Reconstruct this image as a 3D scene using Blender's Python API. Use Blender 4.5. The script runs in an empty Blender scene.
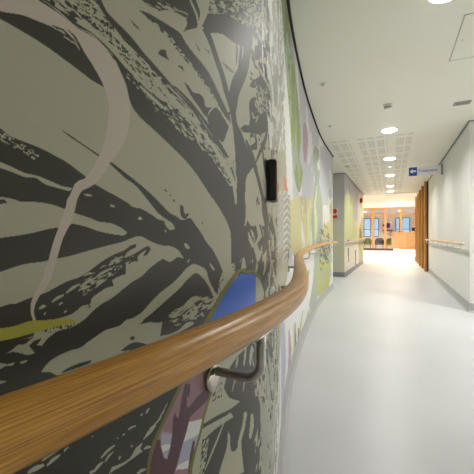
import bpy, bmesh, math, random
import numpy as np
from mathutils import Vector, Matrix
random.seed(4)
SC = bpy.context.scene
COL = SC.collection
PI = math.pi
H = 2.5            # corridor ceiling height
CAM_H = 1.0
YAW = math.radians(25)

# ------------------------------------------------------------------ materials
def srgb(r, g, b):
    def f(c):
        c /= 255.0
        return c / 12.92 if c <= .04045 else ((c + .055) / 1.055) ** 2.4
    return (f(r), f(g), f(b), 1.0)

def mat(name, col, rough=.5, metal=0.0, emit=None, es=0.0, noise=None, bump=None, spec=.5, alpha=None):
    m = bpy.data.materials.new(name); m.use_nodes = True
    nt = m.node_tree; b = nt.nodes['Principled BSDF']
    b.inputs['Base Color'].default_value = col
    b.inputs['Roughness'].default_value = rough
    b.inputs['Metallic'].default_value = metal
    b.inputs['Specular IOR Level'].default_value = spec
    if emit:
        b.inputs['Emission Color'].default_value = emit
        b.inputs['Emission Strength'].default_value = es
    tc = nt.nodes.new('ShaderNodeTexCoord')
    if noise:
        scale, amt = noise
        n = nt.nodes.new('ShaderNodeTexNoise'); n.inputs['Scale'].default_value = scale
        n.inputs['Detail'].default_value = 4
        nt.links.new(tc.outputs['Object'], n.inputs['Vector'])
        r = nt.nodes.new('ShaderNodeValToRGB')
        r.color_ramp.elements[0].position = .3; r.color_ramp.elements[1].position = .7
        r.color_ramp.elements[0].color = tuple(c * (1 - amt) for c in col[:3]) + (1,)
        r.color_ramp.elements[1].color = tuple(min(1, c * (1 + amt)) for c in col[:3]) + (1,)
        nt.links.new(n.outputs['Fac'], r.inputs['Fac']); nt.links.new(r.outputs['Color'], b.inputs['Base Color'])
    if bump:
        scale, st = bump
        n = nt.nodes.new('ShaderNodeTexNoise'); n.inputs['Scale'].default_value = scale
        nt.links.new(tc.outputs['Object'], n.inputs['Vector'])
        bp = nt.nodes.new('ShaderNodeBump'); bp.inputs['Strength'].default_value = st; bp.inputs['Distance'].default_value = .001
        nt.links.new(n.outputs['Fac'], bp.inputs['Height']); nt.links.new(bp.outputs['Normal'], b.inputs['Normal'])
    return m

def wood_mat(name, c0, c1, rough, axis_scale, uv=False, scale=1.0):
    m = bpy.data.materials.new(name); m.use_nodes = True
    nt = m.node_tree; b = nt.nodes['Principled BSDF']; b.inputs['Roughness'].default_value = rough
    tc = nt.nodes.new('ShaderNodeTexCoord'); mp = nt.nodes.new('ShaderNodeMapping')
    mp.inputs['Scale'].default_value = axis_scale
    nt.links.new(tc.outputs['UV' if uv else 'Object'], mp.inputs['Vector'])
    n1 = nt.nodes.new('ShaderNodeTexNoise'); n1.inputs['Scale'].default_value = scale; n1.inputs['Detail'].default_value = 6
    n1.inputs['Roughness'].default_value = .65; n1.inputs['Distortion'].default_value = .4
    nt.links.new(mp.outputs['Vector'], n1.inputs['Vector'])
    r = nt.nodes.new('ShaderNodeValToRGB'); e = r.color_ramp.elements
    e[0].position = .32; e[0].color = c0; e[1].position = .66; e[1].color = c1
    nt.links.new(n1.outputs['Fac'], r.inputs['Fac']); nt.links.new(r.outputs['Color'], b.inputs['Base Color'])
    bp = nt.nodes.new('ShaderNodeBump'); bp.inputs['Strength'].default_value = .12; bp.inputs['Distance'].default_value = .0004
    nt.links.new(n1.outputs['Fac'], bp.inputs['Height']); nt.links.new(bp.outputs['Normal'], b.inputs['Normal'])
    return m

def attr_mat(name, rough, spec=.5, bump=True):
    m = bpy.data.materials.new(name); m.use_nodes = True
    nt = m.node_tree; b = nt.nodes['Principled BSDF']; b.inputs['Roughness'].default_value = rough
    b.inputs['Specular IOR Level'].default_value = spec
    a = nt.nodes.new('ShaderNodeAttribute'); a.attribute_name = 'paint'
    tc = nt.nodes.new('ShaderNodeTexCoord')
    n = nt.nodes.new('ShaderNodeTexNoise'); n.inputs['Scale'].default_value = 900; n.inputs['Detail'].default_value = 2
    nt.links.new(tc.outputs['Object'], n.inputs['Vector'])
    mr = nt.nodes.new('ShaderNodeMapRange'); mr.inputs['To Min'].default_value = .92; mr.inputs['To Max'].default_value = 1.08
    nt.links.new(n.outputs['Fac'], mr.inputs['Value'])
    mx = nt.nodes.new('ShaderNodeVectorMath'); mx.operation = 'SCALE'
    nt.links.new(a.outputs['Color'], mx.inputs[0]); nt.links.new(mr.outputs['Result'], mx.inputs['Scale'])
    nt.links.new(mx.outputs['Vector'], b.inputs['Base Color'])
    bp = nt.nodes.new('ShaderNodeBump'); bp.inputs['Strength'].default_value = .10; bp.inputs['Distance'].default_value = .0003
    nt.links.new(n.outputs['Fac'], bp.inputs['Height']); nt.links.new(bp.outputs['Normal'], b.inputs['Normal'])
    return m

M = {}
M['mural'] = attr_mat('mural_vinyl', .48, .6)
M['white_wall'] = mat('white_paint', srgb(222, 222, 218), .55, noise=(1.5, .02), bump=(300, .05))
M['warm_wall'] = mat('warm_paint', srgb(232, 220, 208), .6, noise=(1.5, .02))
M['skirting'] = mat('grey_skirting_vinyl', srgb(166, 167, 166), .4, noise=(8, .04))
M['skirting_dark'] = mat('dark_grey_skirting_vinyl', srgb(120, 122, 124), .4, noise=(8, .04))
M['black'] = mat('black_gap', srgb(22, 22, 22), .7, noise=(10, .1))
M['black_plastic'] = mat('black_plastic', srgb(30, 31, 33), .38, noise=(40, .1))
M['white_plastic'] = mat('white_plastic', srgb(225, 225, 222), .4, noise=(40, .02))
M['grey_plastic'] = mat('grey_plastic', srgb(165, 163, 158), .45, noise=(40, .03))
M['vent'] = mat('vent_metal', srgb(168, 163, 152), .45, noise=(60, .08))
M['red'] = mat('red_plastic', srgb(190, 25, 30), .4, noise=(40, .06))
M['beige_plastic'] = mat('beige_plastic', srgb(190, 160, 140), .35, noise=(40, .05))
M['orange'] = mat('orange_plastic', srgb(225, 90, 45), .4, noise=(40, .05))
M['steel'] = mat('brushed_steel', srgb(196, 192, 185), .34, metal=1.0, noise=(120, .06))
M['polished_steel'] = mat('polished_steel', srgb(186, 178, 166), .14, metal=1.0, noise=(120, .05))
M['rail_wood'] = wood_mat('oiled_oak_rail', srgb(152, 98, 28), srgb(224, 168, 80), .30, (2.2, 60, 1), uv=True, scale=1.6)
M['pale_wood'] = wood_mat('pale_oak_rail', srgb(196, 160, 112), srgb(216, 184, 138), .35, (6, 1.0, 30), scale=3)
M['slat_wood'] = wood_mat('golden_slat_timber', srgb(160, 106, 42), srgb(214, 156, 80), .4, (30, 30, 1.2), scale=1.5)
M['frame_wood'] = wood_mat('orange_frame_timber', srgb(176, 108, 44), srgb(204, 136, 66), .4, (30, 30, 1.5), scale=1.5)
M['desk_wood'] = wood_mat('desk_veneer', srgb(158, 116, 74), srgb(182, 140, 96), .4, (2, 2, 12), scale=1.5)
M['desk_top'] = mat('desk_top_laminate', srgb(226, 214, 198), .3, noise=(6, .03))
M['lens'] = mat('lamp_lens', (1, 1, 1, 1), .4, emit=(1, .97, .9, 1), es=14, noise=(5, .01))
M['plinth_glow'] = mat('lit_plinth_strip', (1, 1, 1, 1), .4, emit=(1, .93, .78, 1), es=2.2, noise=(5, .01))
M['green_led'] = mat('green_led', (.3, .9, .6, 1), .3, emit=(.35, 1, .75, 1), es=2.5, noise=(5, .01))
M['sign_blue'] = mat('sign_blue', srgb(30, 84, 168), .4, noise=(20, .03))
M['sign_pale'] = mat('sign_pale_board', srgb(240, 240, 240), .4, noise=(20, .02))
M['white_ink'] = mat('white_ink', srgb(245, 245, 245), .5, noise=(20, .01))
M['green_fabric'] = mat('lime_green_fabric', srgb(140, 150, 30), .8, noise=(30, .1))
M['grey_fabric'] = mat('grey_fabric', srgb(92, 92, 108), .8, noise=(30, .1))
M['dark_leg'] = mat('dark_stained_leg', srgb(70, 44, 30), .5, noise=(30, .1))
M['dark_frame'] = mat('dark_window_frame', srgb(80, 84, 92), .4, noise=(30, .05))
M['daylight'] = mat('daylight_panes', srgb(120, 170, 215), .3, emit=srgb(165, 200, 232), es=.85, noise=(2, .15))
M['purple'] = mat('purple_print', srgb(84, 40, 140), .5, noise=(8, .3))
M['poster'] = mat('poster_paper', srgb(232, 228, 236), .5, noise=(8, .02))
M['ceiling_plain'] = mat('white_ceiling', srgb(230, 228, 214), .5, noise=(1.2, .015), bump=(60, .04))

def glass_mat():
    m = bpy.data.materials.new('clear_glass'); m.use_nodes = True
    nt = m.node_tree; nt.nodes.clear()
    o = nt.nodes.new('ShaderNodeOutputMaterial'); mx = nt.nodes.new('ShaderNodeMixShader')
    t = nt.nodes.new('ShaderNodeBsdfTransparent'); g = nt.nodes.new('ShaderNodeBsdfGlossy')
    g.inputs['Roughness'].default_value = .03
    f = nt.nodes.new('ShaderNodeFresnel'); f.inputs['IOR'].default_value = 1.45
    n = nt.nodes.new('ShaderNodeTexNoise'); n.inputs['Scale'].default_value = 3
    mr = nt.nodes.new('ShaderNodeMapRange'); mr.inputs['To Min'].default_value = .94; mr.inputs['To Max'].default_value = 1.0
    nt.links.new(n.outputs['Fac'], mr.inputs['Value']); nt.links.new(mr.outputs['Result'], t.inputs['Color'])
    nt.links.new(f.outputs['Fac'], mx.inputs['Fac']); nt.links.new(t.outputs[0], mx.inputs[1])
    nt.links.new(g.outputs[0], mx.inputs[2]); nt.links.new(mx.outputs[0], o.inputs['Surface'])
    return m
M['glass'] = glass_mat()

def floor_mat():
    m = bpy.data.materials.new('grey_speckled_vinyl'); m.use_nodes = True
    nt = m.node_tree; b = nt.nodes['Principled BSDF']
    tc = nt.nodes.new('ShaderNodeTexCoord')
    n = nt.nodes.new('ShaderNodeTexNoise'); n.inputs['Scale'].default_value = 260; n.inputs['Detail'].default_value = 2
    n2 = nt.nodes.new('ShaderNodeTexNoise'); n2.inputs['Scale'].default_value = 1.3; n2.inputs['Detail'].default_value = 5
    for x in (n, n2): nt.links.new(tc.outputs['Object'], x.inputs['Vector'])
    mx = nt.nodes.new('ShaderNodeMix'); mx.data_type = 'FLOAT'; mx.inputs[0].default_value = .45
    nt.links.new(n.outputs['Fac'], mx.inputs[2]); nt.links.new(n2.outputs['Fac'], mx.inputs[3])
    r = nt.nodes.new('ShaderNodeValToRGB'); e = r.color_ramp.elements
    e[0].position = .3; e[0].color = srgb(184, 186, 188); e[1].position = .7; e[1].color = srgb(204, 206, 207)
    nt.links.new(mx.outputs[0], r.inputs['Fac']); nt.links.new(r.outputs['Color'], b.inputs['Base Color'])
    r2 = nt.nodes.new('ShaderNodeMapRange'); r2.inputs['To Min'].default_value = .30; r2.inputs['To Max'].default_value = .42
    nt.links.new(n2.outputs['Fac'], r2.inputs['Value']); nt.links.new(r2.outputs['Result'], b.inputs['Roughness'])
    bp = nt.nodes.new('ShaderNodeBump'); bp.inputs['Strength'].default_value = .12; bp.inputs['Distance'].default_value = .001
    nt.links.new(n2.outputs['Fac'], bp.inputs['Height']); nt.links.new(bp.outputs['Normal'], b.inputs['Normal'])
    return m
M['floor'] = floor_mat()

def perf_mat():
    # painted acoustic board: square clusters of small holes
    m = bpy.data.materials.new('perforated_ceiling_board'); m.use_nodes = True
    nt = m.node_tree; b = nt.nodes['Principled BSDF']; b.inputs['Roughness'].default_value = .55
    tc = nt.nodes.new('ShaderNodeTexCoord'); sp = nt.nodes.new('ShaderNodeSeparateXYZ')
    nt.links.new(tc.outputs['Object'], sp.inputs['Vector'])
    def mth(op, a, bb):
        n = nt.nodes.new('ShaderNodeMath'); n.operation = op
        for i, v in enumerate((a, bb)):
            if v is None: continue
            if isinstance(v, (int, float)): n.inputs[i].default_value = v
            else: nt.links.new(v, n.inputs[i])
        return n.outputs[0]
    def cell(ax, period, fill, off=0.0):
        v = mth('ADD', sp.outputs[ax], off); v = mth('DIVIDE', v, period); v = mth('FRACT', v, None)
        return mth('LESS_THAN', v, fill)
    def dot(ax, period):
        v = mth('DIVIDE', sp.outputs[ax], period); v = mth('FRACT', v, None); v = mth('SUBTRACT', v, .5)
        return mth('MULTIPLY', v, v)
    hole = mth('LESS_THAN', mth('ADD', dot('X', .024), dot('Y', .024)), .085)
    g = mth('MULTIPLY', cell('X', .14, .74, 10.0), cell('Y', .545, .76, 10.16))
    big = mth('MULTIPLY', cell('X', .56, .78, 10.0), cell('Y', .1363, .86, 10.0))
    msk = mth('MULTIPLY', mth('MULTIPLY', g, big), hole)
    mx = nt.nodes.new('ShaderNodeMix'); mx.data_type = 'RGBA'
    nt.links.new(msk, mx.inputs[0]); mx.inputs[6].default_value = srgb(230, 228, 214); mx.inputs[7].default_value = srgb(150, 146, 136)
    nt.links.new(mx.outputs[2], b.inputs['Base Color'])
    return m
M['perf'] = perf_mat()

# ------------------------------------------------------------------ mesh helpers
def link(name, bm, material, parent=None, smooth=False):
    me = bpy.data.meshes.new(name)
    bmesh.ops.recalc_face_normals(bm, faces=bm.faces)
    if smooth:
        for f in bm.faces: f.smooth = True
    bm.to_mesh(me); bm.free()
    o = bpy.data.objects.new(name, me); COL.objects.link(o)
    me.materials.append(M[material])
    if parent: o.parent = parent
    return o

def box(bm, x0, x1, y0, y1, z0, z1, bev=0.0):
    vs = [bm.verts.new((x, y, z)) for x in (x0, x1) for y in (y0, y1) for z in (z0, z1)]
    fs = [bm.faces.new([vs[i] for i in q]) for q in ((0, 1, 3, 2), (4, 6, 7, 5), (0, 4, 5, 1), (2, 3, 7, 6), (0, 2, 6, 4), (1, 5, 7, 3))]
    if bev:
        es = set(e for f in fs for e in f.edges)
        bmesh.ops.bevel(bm, geom=list(es), offset=bev, segments=3, affect='EDGES', profile=.6)
    return bm

def prism(bm, pts, z0, z1):
    lo = [bm.verts.new((x, y, z0)) for x, y in pts]; hi = [bm.verts.new((x, y, z1)) for x, y in pts]
    n = len(pts)
    for i in range(n): bm.faces.new((lo[i], lo[(i + 1) % n], hi[(i + 1) % n], hi[i]))
    bm.faces.new(hi); bm.faces.new(lo[::-1])
    return bm

def lathe(bm, prof, cx=0, cy=0, cz=0, seg=32, axis='z'):
    rings = []
    for r, h in prof:
        ring = []
        for k in range(seg):
            a = 2 * PI * k / seg; p = (r * math.cos(a), r * math.sin(a), h)
            if axis == 'x': p = (p[2], p[0], p[1])
            if axis == 'y': p = (p[0], p[2], p[1])
            ring.append(bm.verts.new((cx + p[0], cy + p[1], cz + p[2])))
        rings.append(ring)
    for a, b in zip(rings, rings[1:]):
        for k in range(seg): bm.faces.new((a[k], a[(k + 1) % seg], b[(k + 1) % seg], b[k]))
    bm.faces.new(rings[0][::-1]); bm.faces.new(rings[-1])
    return bm

def tube(bm, pts, r, seg=16, ry=None, uv=False, cap_round=False):
    pts = [Vector(p) for p in pts]; ry = ry or r; n = len(pts); rings = []
    L = [0.0]
    for a, b in zip(pts, pts[1:]): L.append(L[-1] + (b - a).length)
    up0 = Vector((0, 0, 1)); prev = None
    for i, p in enumerate(pts):
        t = (pts[min(i + 1, n - 1)] - pts[max(i - 1, 0)]).normalized()
        if prev is None:
            up = up0 if abs(t.z) < .9 else Vector((0, 1, 0))
            s = t.cross(up).normalized()
        else:
            s = (prev - t * prev.dot(t)).normalized()
        prev = s; u = s.cross(t).normalized()
        f = 1.0
        if cap_round:
            d = min(L[i], L[-1] - L[i]) / r
            f = math.sqrt(max(0.0, 1 - (1 - min(1, d)) ** 2)) if d < 1 else 1
            f = max(f, .15)
        rings.append([bm.verts.new(p + s * (math.cos(a) * r * f) + u * (math.sin(a) * ry * f)) for a in [2 * PI * k / seg for k in range(seg)]])
    lay = bm.loops.layers.uv.verify() if uv else None
    for i in range(n - 1):
        for k in range(seg):
            f = bm.faces.new((rings[i][k], rings[i][(k + 1) % seg], rings[i + 1][(k + 1) % seg], rings[i + 1][k]))
            if uv:
                for lp, (li, kk) in zip(f.loops, ((i, k), (i, k + 1), (i + 1, k + 1), (i + 1, k))):
                    lp[lay].uv = (L[li] / .3, kk / seg)
    bm.faces.new(rings[0][::-1]); bm.faces.new(rings[-1])
    return bm

def thing(name, label, cat, loc=(0, 0, 0), rz=0.0, group=None):
    o = bpy.data.objects.new(name, None); COL.objects.link(o); o.empty_display_size = .05
    o.location = loc; o.rotation_euler = (0, 0, rz); o['label'] = label; o['category'] = cat
    if group: o['group'] = group
    return o
def tag(o, label, cat, group=None):
    o['label'] = label; o['category'] = cat
    if group: o['group'] = group
    return o
def struct(name, bm, material, parent=None, smooth=False):
    o = link(name, bm, material, parent, smooth)
    if not parent: o['kind'] = 'structure'
    return o
def copy_tree(o, parent=None):
    c = o.copy(); COL.objects.link(c); c.parent = parent
    for ch in list(o.children): copy_tree(ch, c)
    return c
def area(name, loc, size, power, col, rot=(0, 0, 0), sy=None, shape=None):
    l = bpy.data.lights.new(name, 'AREA'); l.energy = power; l.color = col
    l.shape = shape or ('RECTANGLE' if sy else 'DISK'); l.size = size
    if sy: l.size_y = sy
    o = bpy.data.objects.new(name, l); COL.objects.link(o); o.location = loc; o.rotation_euler = rot
    return o

# ------------------------------------------------------------------ the curved wall plan
PLAN = [(-0.95, -3.0), (-0.74, -2.0), (-0.56, -1.2), (-0.42, -0.5), (-0.345, -0.1), (-0.302, 0.1), (-0.27, 0.3), (-0.256, 0.49), (-0.263, 0.64), (-0.307, 0.87), (-0.44, 1.38), (-0.6, 2.03), (-0.715, 2.7), (-0.8, 3.3), (-0.91, 4.34), (-0.965, 5.0), (-0.992, 5.8), (-1.0, 6.46)]
def spline(P, n=4000):
    P = np.array(P, float); t = np.r_[0, np.cumsum(np.linalg.norm(np.diff(P, axis=0), axis=1))]
    m = len(t); h = np.diff(t); out = []; tt = np.linspace(0, t[-1], n)
    for k in range(2):
        y = P[:, k]; A = np.zeros((m, m)); b = np.zeros(m); A[0, 0] = A[-1, -1] = 1
        for i in range(1, m - 1):
            A[i, i - 1] = h[i - 1]; A[i, i] = 2 * (h[i - 1] + h[i]); A[i, i + 1] = h[i]
            b[i] = 6 * ((y[i + 1] - y[i]) / h[i] - (y[i] - y[i - 1]) / h[i - 1])
        S = np.linalg.solve(A, b); i = np.clip(np.searchsorted(t, tt) - 1, 0, m - 2); d = tt - t[i]; hh = h[i]
        out.append(y[i] + d * ((y[i + 1] - y[i]) / hh - hh * (2 * S[i] + S[i + 1]) / 6) + d * d * S[i] / 2 + d ** 3 * (S[i + 1] - S[i]) / (6 * hh))
    return np.array(out).T
WC = spline(PLAN)
WU = np.r_[0, np.cumsum(np.linalg.norm(np.diff(WC, axis=0), axis=1))]
WT = np.gradient(WC, axis=0); WT /= np.linalg.norm(WT, axis=1)[:, None]
WN = np.c_[WT[:, 1], -WT[:, 0]]                        # points into the corridor
def wall_pt(u, off=0.0):
    x = np.interp(u, WU, WC[:, 0]); y = np.interp(u, WU, WC[:, 1])
    nx = np.interp(u, WU, WN[:, 0]); ny = np.interp(u, WU, WN[:, 1])
    return x + nx * off, y + ny * off
def u_at_y(y): return float(np.interp(y, WC[:, 1], WU))
def wall_frame(y):
    u = u_at_y(y); x, yy = wall_pt(u); nx = np.interp(u, WU, WN[:, 0]); ny = np.interp(u, WU, WN[:, 1])
    return float(x), float(yy), float(nx), float(ny)

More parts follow.
